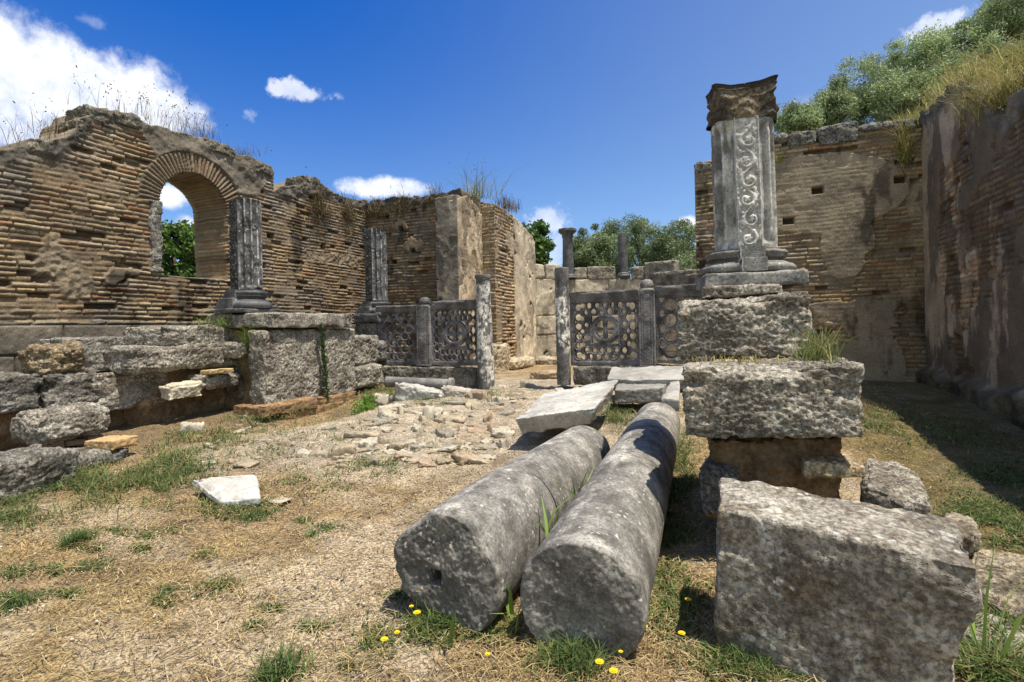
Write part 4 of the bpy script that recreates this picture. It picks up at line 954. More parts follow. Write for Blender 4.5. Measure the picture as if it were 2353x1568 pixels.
# ------------------------------------------------------------------ fallen columns
def fallen(A, B, rA, rB, label, seed, hole=None, outline_mod=None, mat=None, tilt=0):
    A = np.array(A); B = np.array(B); L = np.linalg.norm(B-A); ax = (B-A)/L
    up = UP-ax*ax[2]; up /= np.linalg.norm(up); rt = np.cross(ax, up)
    prof = [(.0005, .0), (rA*.96, .0), (rA*1.0, .03), (rB, L-.03), (rB*.95, L), (.0005, L)]
    pr = np.concatenate([resample(prof[:3], .007), resample(prof[2:4], .013)[1:], resample(prof[3:], .02)[1:]])
    n = 236; V, q = lathe(pr, n); x, y, z = V[:, 0].copy(), V[:, 1].copy(), V[:, 2].copy()
    r = np.hypot(x, y); th = np.arctan2(y, x); rr = np.where(z < L/2, rA, rB)
    S = np.column_stack([x, y, z])+seed*5.1
    cap = sst(z, .05, .0)
    m = np.ones(len(V))
    if outline_mod is not None: m = 1-outline_mod(th)*sst(z, .55, .0)
    edge = sst(z, .10, .0)*sst(r/rr, .72, .98)
    m = m*(1+.034*fbm(S, 2.0, 3, seed)/1.)+.006*fbm(S, 9, 4, seed+1)-edge*.13*np.clip(fbm(S, 5, 3, seed+2)+.15, 0, 1)
    x *= m; y *= m
    z = z-cap*(.016*fbm(S, 4.5, 3, seed+3)+.009*fbm(S, 15, 4, seed+4)+.006*fbm(S, 45, 2, seed+5))*1.2+edge*.03*np.clip(fbm(S, 5, 3, seed+2)+.2, 0, 1)
    col = np.ones((len(V), 3))
    col *= (1-.50*cap*sst(fbm(S, 2, 3, seed+6), -.5, .2))[:, None]
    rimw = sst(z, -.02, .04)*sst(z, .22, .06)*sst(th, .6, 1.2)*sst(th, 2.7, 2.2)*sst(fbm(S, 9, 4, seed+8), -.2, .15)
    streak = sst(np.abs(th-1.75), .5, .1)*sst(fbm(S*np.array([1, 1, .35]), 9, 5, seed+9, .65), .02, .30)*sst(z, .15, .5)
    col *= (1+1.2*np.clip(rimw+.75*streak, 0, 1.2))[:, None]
    col *= np.array([1, .97, .93])*np.clip(1+.6*fbm(S, 18, 4, seed+11)+.35*fbm(S, 4, 3, seed+12), .3, 2)[:, None]
    if hole is not None:
        hx, hy, hs = hole; mk_ = sst(np.maximum(np.abs(x-hx), np.abs(y-hy)), hs+.006, hs-.004)*(z < .12)*cap; z = z+mk_*.11; col *= (1-.45*mk_)[:, None]
    W_ = A+x[:, None]*rt+y[:, None]*up+z[:, None]*ax
    return tag(mk('fallen_column', W_, q, mat or MM, smooth=True, col=col), label, 'fallen column', 'two fallen column shafts')
# note: rt = ax x up points to the camera's left-to-right when seen from the front end (checked by render)
FA = P(1332, 1393, 2.36); FB = P(1512, 972, 5.75)
fallen(FA, FB, .298, .238, 'right fallen column shaft, the longer one, its far half crossed by the shadow of the stack', 21, mat=MM)
def om(th):
    t = np.degrees(th) % 360
    o = np.zeros_like(t)
    for ph, d in ((128, .93), (186, .93), (232, .87), (288, .93)):
        c = np.cos(np.radians(t-ph)); o = np.maximum(o, np.where(c > .2, 1-d/np.maximum(c, .2), 0))
    return np.clip(o, 0, .3)
GA = P(1014, 1324, 2.62); GB = P(1343, 1040, 5.05)
fallen(GA, GB, .322, .265, 'left fallen column shaft with a square socket in its broken end', 22, hole=(-.045, -.02, .034), outline_mod=om, mat=MM)

# ------------------------------------------------------------------ slabs in the middle distance
def slab(top4, th, mat, label, cat='stone slab', group=None, name='stone_slab', under=.0, **k):
    """four (px,py,D) top corners: front-left, front-right, back-right, back-left"""
    T = [P(*t) for t in top4]; c = sum(T)/4
    B = [t-UP*th+(c-t)*np.array([under, under, 0]) for t in T]
    return stone(name, B+T, mat, label, cat, group, **k)
slab([(1180, 962, 5.6), (1366, 938, 5.35), (1421, 873, 6.9), (1258, 897, 7.3)], .20, MSL, 'big pale slab lying tilted on the path behind the left fallen column', under=.12, r=.02, res=.013, rough=.016, chip=.05, pit=.002)
slab([(1393, 872, 8.0), (1572, 872, 7.4), (1580, 838, 8.1), (1405, 843, 8.6)], .13, MSL, 'long grey slab lying before the kerb of the right screens', under=.1, r=.015, res=.015, rough=.008, chip=.03, pit=.001, tint=(.75, .75, .75))
slab([(1412, 896, 7.2), (1524, 890, 7.0), (1532, 880, 7.6), (1418, 882, 7.8)], .20, MSL, 'small thick grey slab between the two fallen columns and the screens', r=.02, res=.015, rough=.01, chip=.03, tint=(.6, .6, .6))
slab([(1518, 915, 6.0), (1562, 915, 5.9), (1562, 872, 7.0), (1540, 876, 7.2)], .16, MSL, 'narrow squared beam at the far end of the right fallen column', r=.01, res=.015, rough=.005, tint=(.8, .8, .8))
slab([(443, 1100, 4.62), (505, 1150, 4.32), (598, 1144, 4.3), (590, 1086, 4.95)], .06, MWH, 'bright white marble slab lying alone in the grass', under=-.02, r=.010, res=.008, rough=.014, chip=.09, pit=.002)
fblock(905, 1014, (880, 900), (930, 918), 8.7, 8.6, .35, MSL, 'pale grey wedge shaped stone on the path edge, left of the slender column', group='loose stones before the left screens', r=.04, res=.015, rough=.03, chip=.12)
fblock(1012, 1092, (888, 900), (920, 916), 8.9, 8.8, .35, MSL, 'smaller white topped stone beside the pale wedge', group='loose stones before the left screens', r=.03, res=.015, rough=.03, chip=.10, tint=(.95, .9, .82))
a = P(888, 878, 9.6); b = P(1040, 884, 9.3); 
def lyingshaft():
    L = np.linalg.norm(b-a); V, q = lathe(resample([(.001, 0), (.10, 0), (.095, L-.08), (.12, L-.06), (.12, L), (.001, L)], .03), 32)
    ax = (b-a)/L; up = UP-ax*ax[2]; rt = np.cross(ax, up); W_ = a+V[:, :1]*rt+V[:, 1:2]*up+V[:, 2:]*ax
    tag(mk('thin_shaft', W_, q, MM, smooth=True), 'thin broken shaft lying along the foot of the left kerb', 'fallen column')
lyingshaft()

# ------------------------------------------------------------------ left stylobate
G = 'blocks of the ruined colonnade base'
US = -6.15
zS0, zS1 = HU(640, 754, US)[2], HU(624, 717, US)[2]
vs0 = HU(624, 720, US)[1]; vs1 = HU(811, 740, US)[1]
stone('sill_stone', box8(-7.5, US, vs0, vs1, zS0, zS1, seed=3), MLG, 'long grey sill stone carrying the nearer fluted column', 'sill stone', None, r=.02, res=.014, rough=.01, chip=.04, pit=.004, tint=(.85, .85, .85))
ublock('stone_block', 612, 748, 757, 932, US-.07, .36, ML, 'tall pitted upright block under the corner of the sill stone', group=G, r=.05, res=.013, rough=.02, chip=.05, pit=.014, layer=1)
ublock('stone_block', 750, 821, 756, 908, US-.07, .36, ML, 'narrower pitted upright block under the sill, right of the ivy seam', group=G, r=.05, res=.014, rough=.02, chip=.05, pit=.014, layer=1)
for i, (x0, x1, yt, yb, l) in enumerate([(606, 730, 922, 950, 'long thin tile course jutting out below the upright blocks'), (655, 790, 935, 962, 'second thin tile course below the upright blocks'), (735, 822, 905, 930, 'short tile course under the narrower upright block'), (740, 826, 925, 945, 'lowest tile fragments right under the upright blocks')]):
    ublock('tile_course', x0, x1, yt, yb, US+.06-.04*i, .6, MSO, l, 'tile', 'tile courses under the upright blocks', rz=.02*i, r=.01, res=.014, rough=.014, chip=.05, tint=(1.15, 1.05, .95))
ublock('stone_block', 378, 588, 748, 797, -7.12, .9, ML, 'flat block left of the sill stone, topmost of the left pile', group=G, r=.05, res=.014, rough=.026, chip=.09, pit=.01, layer=2.5)
ublock('stone_block', 183, 390, 774, 853, -7.55, .9, MLD, 'dark squared block half hidden behind the left pile', group=G, r=.025, res=.015, rough=.018)
ublock('stone_block', 302, 556, 792, 850, -7.0, .8, ML, 'long rounded grey block under the topmost flat one', group=G, r=.09, res=.014, rough=.028, chip=.10, pit=.010, layer=2.5)
for x0, x1, yt, yb, l, m_ in [(-60, 103, 862, 950, 'row block at the left edge of the photograph', MLD), (105, 232, 856, 944, 'middle row block, weathered in fine ridges', MLD), (215, 392, 855, 938, 'right end row block, long with a shadowed hollow', MLG)]:
    ublock('stone_block', x0, x1, yt, yb, -7.30, .8, m_, l, group=G, r=.04, res=.014, rough=.024, chip=.10, layer=2.2, tint=(1.0, 1.0, 1.0))
ublock('rubble_lump', 96, 202, 797, 858, -7.45, .5, ML, 'lump of mortared brick rubble on the row blocks', 'rubble', r=.05, res=.012, rough=.06, chip=.08, tint=(.95, .8, .6))
ublock('stone_block', 80, 264, 937, 1012, -6.55, .5, ML, 'rounded boulder like block propped on brick bits below the row', group=G, r=.10, res=.012, rough=.028, chip=.12, pit=.012)
ublock('stone_block', -80, 188, 1052, 1165, -5.75, .7, MLD, 'low dark block sunk in grass at the left edge', group=G, r=.07, res=.012, rough=.026, chip=.10)
ublock('stone_block', 186, 302, 1036, 1112, -6.05, .5, MLD, 'low grey block sunk in the bank beside the dark one', group=G, r=.07, res=.012, rough=.026, chip=.10)
ublock('stone_block', 392, 470, 880, 918, -6.85, .25, MSL, 'small cream broken stone jutting from the bank', group=G, r=.03, res=.012, rough=.03, chip=.10, tint=(1.15, 1.08, .9))
ublock('stone_block', 470, 558, 858, 892, -6.80, .4, ML, 'small rounded grey stone beside the cream one', group=G, r=.06, res=.014, rough=.03, chip=.10)
ublock('stone_block', 548, 606, 786, 822, -6.7, .5, ML, 'small block wedged between the pile and the tall upright block', group=G, r=.05, res=.014, rough=.03)
ublock('stone_block', 556, 612, 826, 915, -6.9, .6, MLD, 'dark recessed block left of the tall upright block', group=G, r=.06, res=.016, rough=.04, tint=(.8, .75, .65))
ublock('tile_piece', 482, 536, 848, 860, -6.72, .2, MBR, 'thin yellowish tile sticking out above the rounded stone', 'tile', 'loose tiles in the left pile', r=.008, res=.012, rough=.008, tint=(.5, .37, .18))
ublock('tile_piece', 243, 316, 1008, 1032, -6.05, .35, MBR, 'orange tile resting on the low grey block', 'tile', 'loose tiles in the left pile', rz=.25, r=.012, res=.012, rough=.012, tint=(.50, .33, .16))
for x0, x1, yt, yb, l in [(108, 150, 1008, 1040, 'reddish brick bit under the left end of the boulder'), (152, 200, 1008, 1028, 'brick bit under the middle of the boulder'), (156, 205, 1026, 1048, 'lowest brick bit below the boulder'), (205, 240, 1002, 1030, 'brick bit under the right end of the boulder')]:
    ublock('brick_piece', x0, x1, yt, yb, -6.62, .25, MBR, l, 'brick', 'brick bits propping the boulder', r=.015, res=.012, rough=.012, chip=.04, tint=(.30, .19, .11))
stone('rubble_core', box8(-7.4, -6.5, 5.9, 7.6, 0, 1.56, seed=12), MSO, 'dark rubble core behind the two upright blocks', 'rubble core', r=.05, res=.03, rough=.03)
# earth and mortar core behind the loose blocks
stone('rubble_core', box8(-8.3, -7.62, 2.2, 6.0, -.1, .98, seed=8), MSO, 'brown earth and mortar core showing between the left blocks', 'rubble core', r=.1, res=.025, rough=.05, rs=3)
stone('rubble_core', box8(-8.0, -7.30, 4.6, 6.2, .0, 1.15, seed=9), MSO, 'brown core bulging out behind the cream stone', 'rubble core', r=.12, res=.022, rough=.07, rs=3, tint=(1.1, 1.1, 1.1))
ublock('stone_block', 818, 872, 772, 838, -6.5, .5, ML, 'pitted stone between the sill and the leftmost screen', group=G, r=.06, res=.016, rough=.03)
ublock('stone_block', 820, 888, 842, 890, -6.2, .5, ML, 'rough low stone right of the narrower upright block', group=G, r=.07, res=.016, rough=.03, chip=.1)
vblock('stone_block', 840, 872, 784, 830, VS-.3, .3, MM, 'bluish grey stone leaning before the leftmost screen', 'stone block', G, r=.04, res=.016, rough=.03, rz=.3)
vblock('pedestal', 812, 868, 722, 742, VS-.12, .8, MMD, 'dark moulded slab under the far fluted column', 'stone slab', r=.012, res=.016, rough=.005)
vblock('pedestal', 816, 866, 743, 845, VS-.05, .7, MLD, 'dark pedestal block under the far fluted column', 'stone block', r=.02, res=.02, rough=.015)
# rough footing stones below the piers
for x0, x1, yt, yb, u_, l in [(1142, 1176, 790, 868, ub+.12, 'pale boulder at the foot of the brick pier'), (1182, 1232, 822, 848, ub+.25, 'rough footing stone under the plastered pier')]:
    ublock('footing_stone', x0, x1, yt, yb, u_, .4, MPL, l, 'stone', 'footing stones of the pier', r=.10, res=.025, rough=.05, chip=.1, tint=(.50, .42, .31))
vblock('footing_stone', 1205, 1285, 822, 850, VA-.5, .5, MPL, 'rubble footing below the apse wall', 'stone', 'footing stones of the pier', r=.1, res=.03, rough=.07, tint=(.42, .36, .27))
vblock('footing_stone', 1215, 1284, 853, 880, 11., .5, MPL, 'low brick step in the gap between the screens', 'stone', r=.06, res=.025, rough=.05, tint=(.42, .32, .22))

# ------------------------------------------------------------------ loose stones
vars_ = []
for k in range(7):
    V, fq, _ = block_mesh(box8(-.5, .5, -.38-.05*(k % 3), .38, -.16, .13, seed=k, jit=.10), r=.08, res=.05, rough=.09, seed=60+k, rs=2.2, chip=.2, pit=0)
    me_o = mk('path_stone', V, fq, MSL, smooth=True, org=np.zeros(3), col=np.ones((len(V), 3))*np.array([(.85, .74, .58), (1.0, .93, .80), (.72, .62, .48), (.78, .62, .48), (1.0, .94, .82), (.6, .56, .5), (.8, .70, .56)][k]))
    vars_.append(me_o)
PS = []
rr = random.Random(4)
def put_stone(k, x, y, w, label, group, rz=None, flat=1., z=None):
    if group != 'path stones': flat *= 1.35
    p = HZ(x, y, .25)
    for _ in range(4): p = HZ(x, y, gz(p[0], p[1]))
    c = vars_[k].copy(); SC.collection.objects.link(c); s = w*depth(p[0], p[1])/F
    c.location = (p[0], p[1], p[2]+(.07 if group == 'path stones' else .13)*s); c.scale = (s, s*rr.uniform(.45, 1), s*flat); c.rotation_euler = (rr.uniform(-.16, .16), rr.uniform(-.16, .16), rr.uniform(0, 6.3) if rz is None else rz)
    c['label'] = label; c['category'] = 'stone'; c['group'] = group
    return c
for k, x, y, w, l, rz, fl in [(0, 832, 1008, 72, 'flat grey stone lying like a bar left of the path stones', .1, .5), (3, 651, 1026, 32, 'pinkish rounded stone on the bank above the white slab', .3, 1), (1, 703, 1048, 38, 'left of three stones in a row above the worn path', .5, 1.2), (2, 785, 1045, 56, 'brown stone, biggest of the three in a row', .8, 1.3),
        (6, 735, 1050, 50, 'pale stone, middle of the three in a row', .2, 1.3), (2, 570, 1070, 48, 'flat brown stone just behind the white slab', 0, .5), (2, 915, 1030, 40, 'small brown stone near the end of the fallen column', 0, 1), (4, 440, 992, 46, 'pale stone at the top of the bank', 1., 1.4),
        (3, 560, 962, 30, 'pinkish tile scrap on the bank below the pile', 0, .5), (1, 868, 915, 42, 'smooth oval stone beside the green clump', .3, .8), (5, 1218, 892, 36, 'dark rounded stone on the path beside the big pale slab', 0, 1), (1, 645, 1155, 44, 'flat pale stone right of the white slab', 0, .3),
        (4, 1155, 1002, 50, 'cream stone close to the big tilted slab', .5, .7), (0, 1035, 972, 60, 'flat stone in the middle of the stony path', .2, .7)]:
    put_stone(k, x, y, w, l, 'loose stones along the path', rz, fl)
cnt = 0
for i in range(900):
    x = rr.uniform(820, 1290); y = 885+(rr.random()**1.0)*185
    if x < 830+(y-885)*.0 or (y > 960 and x > 1180) or (y > 1010 and x > 1130) or (x > 1150 and y > 905 and x > 1270-(y-880)*1.0): continue
    if x < 905+(940-y)*.8 and y < 940: continue
    w = rr.uniform(16, 52)*(1.25 if rr.random() < .25 else .8)*(.75+.5*(y-885)/185)
    put_stone(rr.randrange(7), x, y, w, 'flat pale stone set among others in the worn stony path', 'path stones', None, rr.uniform(.45, 1.1)); cnt += 1
    if cnt > 185: break
for i in range(24):
    x = rr.uniform(860, 1160); y = rr.uniform(915, 1040)
    put_stone(rr.randrange(7), x, y, rr.uniform(26, 48), 'raised broken stone standing out of the worn stony path', 'raised path stones', None, rr.uniform(1.2, 1.9))
for i in range(110):
    x = rr.uniform(430, 860); y = rr.uniform(955, 1085)
    if x < 640 and y < 985: continue
    put_stone(rr.randrange(7), x, y, rr.choice([8, 10, 12, 15, 20, 28]), 'small stone strewn on the bank left of the path', 'small stones on the bank', None, .8)
for o in vars_: bpy.data.objects.remove(o)
# ------------------------------------------------------------------ foliage
RNG = np.random.RandomState(11)
def leaves(C, size, asp, cols, seed=0, nrm=None, drop=0, spread=1.):
    r = np.random.RandomState(seed); n = len(C)
    d = r.normal(size=(n, 3)); d[:, 2] += .25; d /= np.linalg.norm(d, axis=1)[:, None]
    e = r.normal(size=(n, 3)); 
    if nrm is not None: e = e*.7+nrm
    e = np.cross(d, e); e /= np.linalg.norm(e, axis=1)[:, None]+1e-9
    s = size*(.6+.8*r.rand(n))[:, None]; w = s*asp
    a = C-d*s*.5; b = C+e*w*.5; c = C+d*s*.5; f = C-e*w*.5
    V = np.stack([a, b, c, f], 1).reshape(-1, 3); q = np.arange(n*4).reshape(n, 4)
    cc = np.array(cols)[r.randint(len(cols), size=n)]*(.7+.6*r.rand(n))[:, None]
    return V, q, np.repeat(cc, 4, 0)
def blades(B, h, wid, lean, cols, seed=0, droop=.4):
    r = np.random.RandomState(seed); n = len(B); h = h*(.5+.8*r.rand(n)) if np.isscalar(h) else h
    a = r.rand(n)*6.283; dr = np.column_stack([np.cos(a), np.sin(a), np.zeros(n)]); ln = lean*(.3+1.2*r.rand(n))
    sd = np.column_stack([-np.sin(a+r.normal(size=n)*.6), np.cos(a+r.normal(size=n)*.6), np.zeros(n)])*wid*.5*(.6+.8*r.rand(n))[:, None]
    H = h[:, None]*UP
    p0 = B; p1 = B+H*.55+dr*(h*ln*.35)[:, None]; p2 = B+H*(1-droop*ln[:, None]*.5)+dr*(h*ln)[:, None]
    V = np.stack([p0-sd, p0+sd, p1+sd*.8, p1-sd*.8, p2+sd*.12, p2-sd*.12], 1).reshape(-1, 3)
    k = np.arange(n)[:, None]*6; q = np.concatenate([k+np.array([0, 1, 2, 3]), k+np.array([3, 2, 4, 5])])
    cc = np.array(cols)[r.randint(len(cols), size=n)]*(.7+.6*r.rand(n))[:, None]
    return V, q, np.repeat(cc, 6, 0)
def joinc(L):
    V = []; Q = []; C = []; o = 0
    for v, q, c in L: V.append(v); Q.append(q+o); C.append(c); o += len(v)
    return np.concatenate(V), np.concatenate(Q), np.concatenate(C)
OL = [(.12, .155, .06), (.16, .20, .09), (.09, .125, .045), (.24, .28, .16), (.13, .17, .07), (.19, .23, .13)]
GR = [(.06, .12, .02), (.09, .17, .03), (.05, .095, .02), (.13, .20, .04)]
DRY = [(.38, .275, .115), (.46, .35, .17), (.30, .21, .09), (.54, .43, .24), (.21, .15, .07)]
WEED = [(.09, .15, .035), (.07, .12, .03), (.14, .20, .05), (.11, .14, .05), (.055, .095, .028)]
def limb(a, b, r0, r1, seed, n=8, seg=9, bend=.12):
    a = np.array(a); b = np.array(b); L = np.linalg.norm(b-a); V = []; ax = (b-a)/L
    s = np.cross(ax, [.3, .5, .1]); s /= np.linalg.norm(s); t = np.cross(ax, s)
    for k in range(seg+1):
        f = k/seg; c = a+(b-a)*f+(s*math.sin(f*5+seed)+t*math.cos(f*4+seed*2))*bend*L*.2*math.sin(f*math.pi); r = r0+(r1-r0)*f
        for j in range(n): an = 2*math.pi*j/n; V.append(c+(s*math.cos(an)+t*math.sin(an))*r*(1+.15*math.sin(an*3+k)))
    q = [[k*n+j, k*n+(j+1) % n, (k+1)*n+(j+1) % n, (k+1)*n+j] for k in range(seg) for j in range(n)]
    return np.array(V), np.array(q)
def tree(name, base, ctr, rad, nclump, nleaf, size, asp, cols, label, seed, cat='tree', group=None, trunk=.16, clr=.4, limbs=7):
    r = np.random.RandomState(seed); root = empty(name, base); tag(root, label, cat, group)
    ctr = np.array(ctr); rad = np.array(rad)
    d = r.normal(size=(nclump, 3)); d /= np.linalg.norm(d, axis=1)[:, None]; cc = ctr+d*rad*(r.rand(nclump, 1)**.35)
    cc[:, 2] += .12*rad[2]*r.normal(size=nclump)
    parts = [limb(base, ctr-np.array([0, 0, rad[2]*.3]), trunk, trunk*.55, seed)]
    for k in range(limbs): parts.append(limb(ctr-np.array([0, 0, rad[2]*.45]), cc[k*3 % nclump], trunk*.42, trunk*.08, seed+k, 6, 7))
    V, q = merge(parts); mk('trunk', V, q, MWD, root, smooth=True)
    per = nleaf//nclump; C = []; Nn = []
    tone = []
    for k in range(nclump):
        cr_ = clr*(.6+.8*r.rand()); x = r.normal(size=(per, 3)); x /= np.linalg.norm(x, axis=1)[:, None]; rr_ = cr_*(r.rand(per, 1)**.5)
        C.append(cc[k]+x*rr_*np.array([1, 1, .8])); Nn.append(x); tone.append(np.full(per, .65+.75*r.rand()))
    C = np.concatenate(C); V, q, c = leaves(C, size, asp, cols, seed, np.concatenate(Nn))
    c *= np.repeat(np.concatenate(tone), 4)[:, None]
    mk('crown', V, q, MF, root, col=c); return root
# olives beyond the apse
for i, (x, yt, D, rx, rz_, l) in enumerate([(1352, 530, 25, 1.15, 1.25, 'smaller olive tree left of the topless far column'), (1400, 512, 29, 1.3, 1.5, 'olive tree behind the topless far column'), (1478, 493, 26, 1.7, 2.0, 'tallest olive tree above the apse wall'), (1560, 505, 25, 1.4, 1.9, 'olive tree touching the free end of the right brick wall'), (1585, 585, 21, .9, .8, 'low olive bush above the dark end of the apse wall')]):
    t = P(x, yt, D); c = t-UP*rz_*1.1; b = np.array([c[0], c[1], .0])
    tree('olive_tree', b, c, (rx, rx, rz_), 90, 32000, .11, .36, [tuple(1.25*q for q in w) for w in OL], l, 30+i, group='olive trees beyond the apse', clr=.42)
# tree seen through the window, bush at the pier
t = P(412, 505, 17.5); tree('fig_tree', (t[0], t[1], 0), t-UP*1.4+R0*.0, (.9, .9, 1.45), 60, 9000, .13, .75, GR, 'bright green tree filling the lower half of the arched window', 51, clr=.34)
t = P(1212, 520, 20); tree('leafy_bush', (t[0]-.3, t[1], 0), t-UP*.9+R0*.1, (.75, .75, 1.25), 40, 6000, .13, .7, GR, 'leafy green bush growing behind the plastered pier', 52, 'bush', clr=.3)
t = P(640, 440, 13.6); tree('leafy_bush', (t[0], t[1]+.4, 2), t-UP*.35, (.25, .3, .45), 12, 1200, .07, .7, GR, 'small green bush in the notch of the left wall top', 53, 'bush', trunk=.04, clr=.16, limbs=3)
# shrubs on the hillside
hs = [(1830, 285, 14.0, .55, .42), (1905, 262, 14.5, .5, .5), (1960, 225, 15, .75, .8), (2035, 200, 15, .85, .9), (2110, 165, 15, .9, .95), (2180, 135, 14.5, .9, 1.0), (2250, 100, 14.5, .95, 1.1), (2320, 70, 14, 1., 1.15), (2075, 235, 13.6, .7, .6), (2170, 205, 13.4, .75, .6), (2255, 165, 13, .7, .7), (2380, 40, 14, 1.1, 1.3), (2330, 30, 17, 1.2, 1.0)]
hl = ['first small olive shrub right of the carved column', 'second olive shrub on the slope above the largest capstone', 'round olive shrub where the slope begins to climb', 'olive shrub above the small reddish capstone', 'dense olive shrub above the corner of the right walls', 'olive shrub below the small white cloud', 'tall olive shrub above the side wall', 'large olive shrub near the top right corner', 'low shrub just behind the wall corner', 'low shrub behind the broken top of the side wall', 'low shrub beside the dry grass of the side wall', 'olive shrub cut by the right edge of the photograph', 'distant olive shrub highest at the top right']
for i, (x, y, D, rx, rz_) in enumerate(hs):
    c = P(x, y, D); gzv = float(hill_z(np.array([c[0]]), np.array([c[1]]))[0])
    tree('olive_shrub', (c[0], c[1], min(gzv, c[2]-rz_*.8)), c, (rx, rx, rz_), 55, 15000, .07, .34, [tuple(1.7*q for q in w) for w in OL], hl[i], 70+i, 'shrub', 'olive shrubs on the hillside', trunk=.07, clr=.3, limbs=5)
# dry grass on the hillside crest (uncountable)
def hillgrass():
    r = np.random.RandomState(5); n = 52000; u = r.uniform(-.2, 9, n); v = r.uniform(12.6, 15.5, n); k = r.rand(n) < .62
    u[k] = r.uniform(4.25, 6.3, k.sum()); v[k] = r.uniform(5, 15, k.sum())
    z = hill_z(u, v); V, q, c = blades(np.column_stack([u, v, z-.05]), .42, .012, .5, [(.40, .33, .13), (.30, .28, .09), (.22, .25, .07), (.48, .40, .18), (.14, .19, .05)], 3)
    o = mk('hillside_grass', V, q, MG, col=c); o['kind'] = 'stuff'; tag(o, 'dry yellow green grass covering the hillside above the right walls', 'grass')
hillgrass()
# dry plants on the wall tops: each clump a thing
def tuft(name, p, n, h, w, spread, cols, label, cat, group, seed, lean=.6, wid=.006, heads=0, hang=0):
    r = np.random.RandomState(seed); p = np.array(p)
    B = p+np.column_stack([r.normal(size=n)*spread[0], r.normal(size=n)*spread[1], r.normal(size=n)*spread[2]])
    L = [blades(B, h, wid, lean, cols, seed)]
    if hang:
        C = p+r.normal(size=(hang, 3))*np.array([spread[0]*1.2, spread[1]*1.2, h*.28])-UP*h*.15; L.append(leaves(C, .045, .25, cols, seed+1))
    if heads:
        hp = B[np.arange(heads) % len(B)]; hh = h*(.9+.5*r.rand(heads)); a = r.rand(heads)*6.28; tip = hp+hh[:, None]*UP+np.column_stack([np.cos(a), np.sin(a), a*0])*(hh*.3)[:, None]
        L.append(blades(hp, hh, wid*.5, .25, cols, seed+2)); L.append(leaves(np.repeat(tip, 2, 0)+r.normal(size=(heads*2, 3))*.012, .04, .4, [(.12, .08, .04), (.2, .14, .07)], seed+3))
    V, q, c = joinc(L); o = mk(name, V, q, MG, col=c, org=p); tag(o, label, cat, group); return o
BRN = [(.13, .095, .05), (.18, .13, .07), (.08, .06, .033), (.24, .18, .10), (.11, .10, .045)]
GW = 'dry plants on the wall tops'
UW = UL-.35
for i, (x, y, n, h, sv, hd, l) in enumerate([(20, 332, 70, .32, .35, 14, 'dark dry tuft at the far left end of the wall top'), (125, 322, 80, .38, .25, 18, 'dry tuft with seed heads left of the broken wall peak'), (165, 305, 200, .22, .2, 0, 'brown cushion plant under the broken wall peak'),
       (235, 250, 16, .38, .3, 26, 'thin seed stalks on the wall peak'), (345, 282, 50, .42, .35, 46, 'tall seed grass in the middle of the wall top'), (420, 300, 160, .36, .32, 40, 'thick dry grass above the window arch'), (480, 322, 50, .34, .25, 14, 'feathery grass leaning right of the arch'), (562, 356, 130, .22, .08, 6, 'small round dry plant above the wall end')]):
    tuft('grass_tuft', HU(x, y+6, UW), n, h, .1, (.2, sv, .03), BRN, l, 'grass tuft', GW, 100+i, .6, .006, hd)
for i, (x, y, n, h, l) in enumerate([(735, 470, 380, .22, 'brown hanging shrub below the upright stone of the left wall'), (800, 478, 260, .2, 'brown hanging shrub near the far corner of the left wall')]):
    tuft('hanging_shrub', HU(x, y+10, UL+.06), n, h, .1, (.07, .15, .2), BRN, l, 'shrub', 'brown shrubs hanging on the walls', 120+i, .9, .01, 0, 1200)
for i, (x, y, n, h, l) in enumerate([(862, 480, 380, .2, 'brown shrub in the left corner of the cross wall top'), (925, 470, 420, .22, 'widest brown shrub on the cross wall top'), (1000, 452, 200, .2, 'thin dry plant left of the pilaster top')]):
    tuft('hanging_shrub', HV(x, y+6, VB+.02), n, h, .1, (.16, .1, .14), BRN, l, 'shrub', 'brown shrubs hanging on the walls', 130+i, .8, .01, 0, 1400)
tuft('grass_tuft', HV(1098, 458, VB+.8), 120, .75, .1, (.25, .1, .03), [(.12, .17, .05), (.2, .22, .08), (.3, .25, .12)], 'long arching green stalks on the pilaster top', 'grass tuft', GW, 141, 1.1, .012, 22)
tuft('grass_tuft', HV(1165, 480, 13.4), 260, .3, .1, (.1, .3, .04), BRN, 'brown fringe of dry grass on the brick pier top', 'grass tuft', GW, 142, .5, .01, 8)
HG = [(.42, .36, .14), (.32, .32, .10), (.5, .42, .2), (.2, .24, .07), (.27, .21, .09)]
for i, (x, y, D, n, h, l) in enumerate([(2235, 192, 8.8, 500, .35, 'yellow grass clump hanging over the broken top of the side wall'), (2292, 258, 8.2, 800, .36, 'yellow grass clump drooping down the side wall'), (2262, 222, 9.6, 350, .3, 'grass clump at the broken notch of the side wall'), (2338, 222, 8.6, 700, .45, 'tall dry grass on the highest part of the side wall'), (2165, 222, 10.4, 300, .28, 'dry grass at the corner of the two right walls')]):
    tuft('grass_tuft', HU(x, y, 3.55), n, h, .1, (.12, .3, .06), HG, l, 'grass tuft', 'grass clumps on the side wall', 150+i, 1.2, .007, 10, 200)
tuft('hanging_plant', HV(2078, 340, VB-.03), 350, .35, .1, (.07, .03, .25), HG, 'straggly green plant hanging down the plastered wall near the corner', 'plant', None, 161, .9, .007, 0, 900)
tuft('hanging_plant', HV(1790, 372, VB-.03), 60, .14, .1, (.04, .02, .03), [(.25, .3, .06)], 'tiny yellow green plant on the plastered wall beside the carved column', 'plant', None, 162, .8, .007)

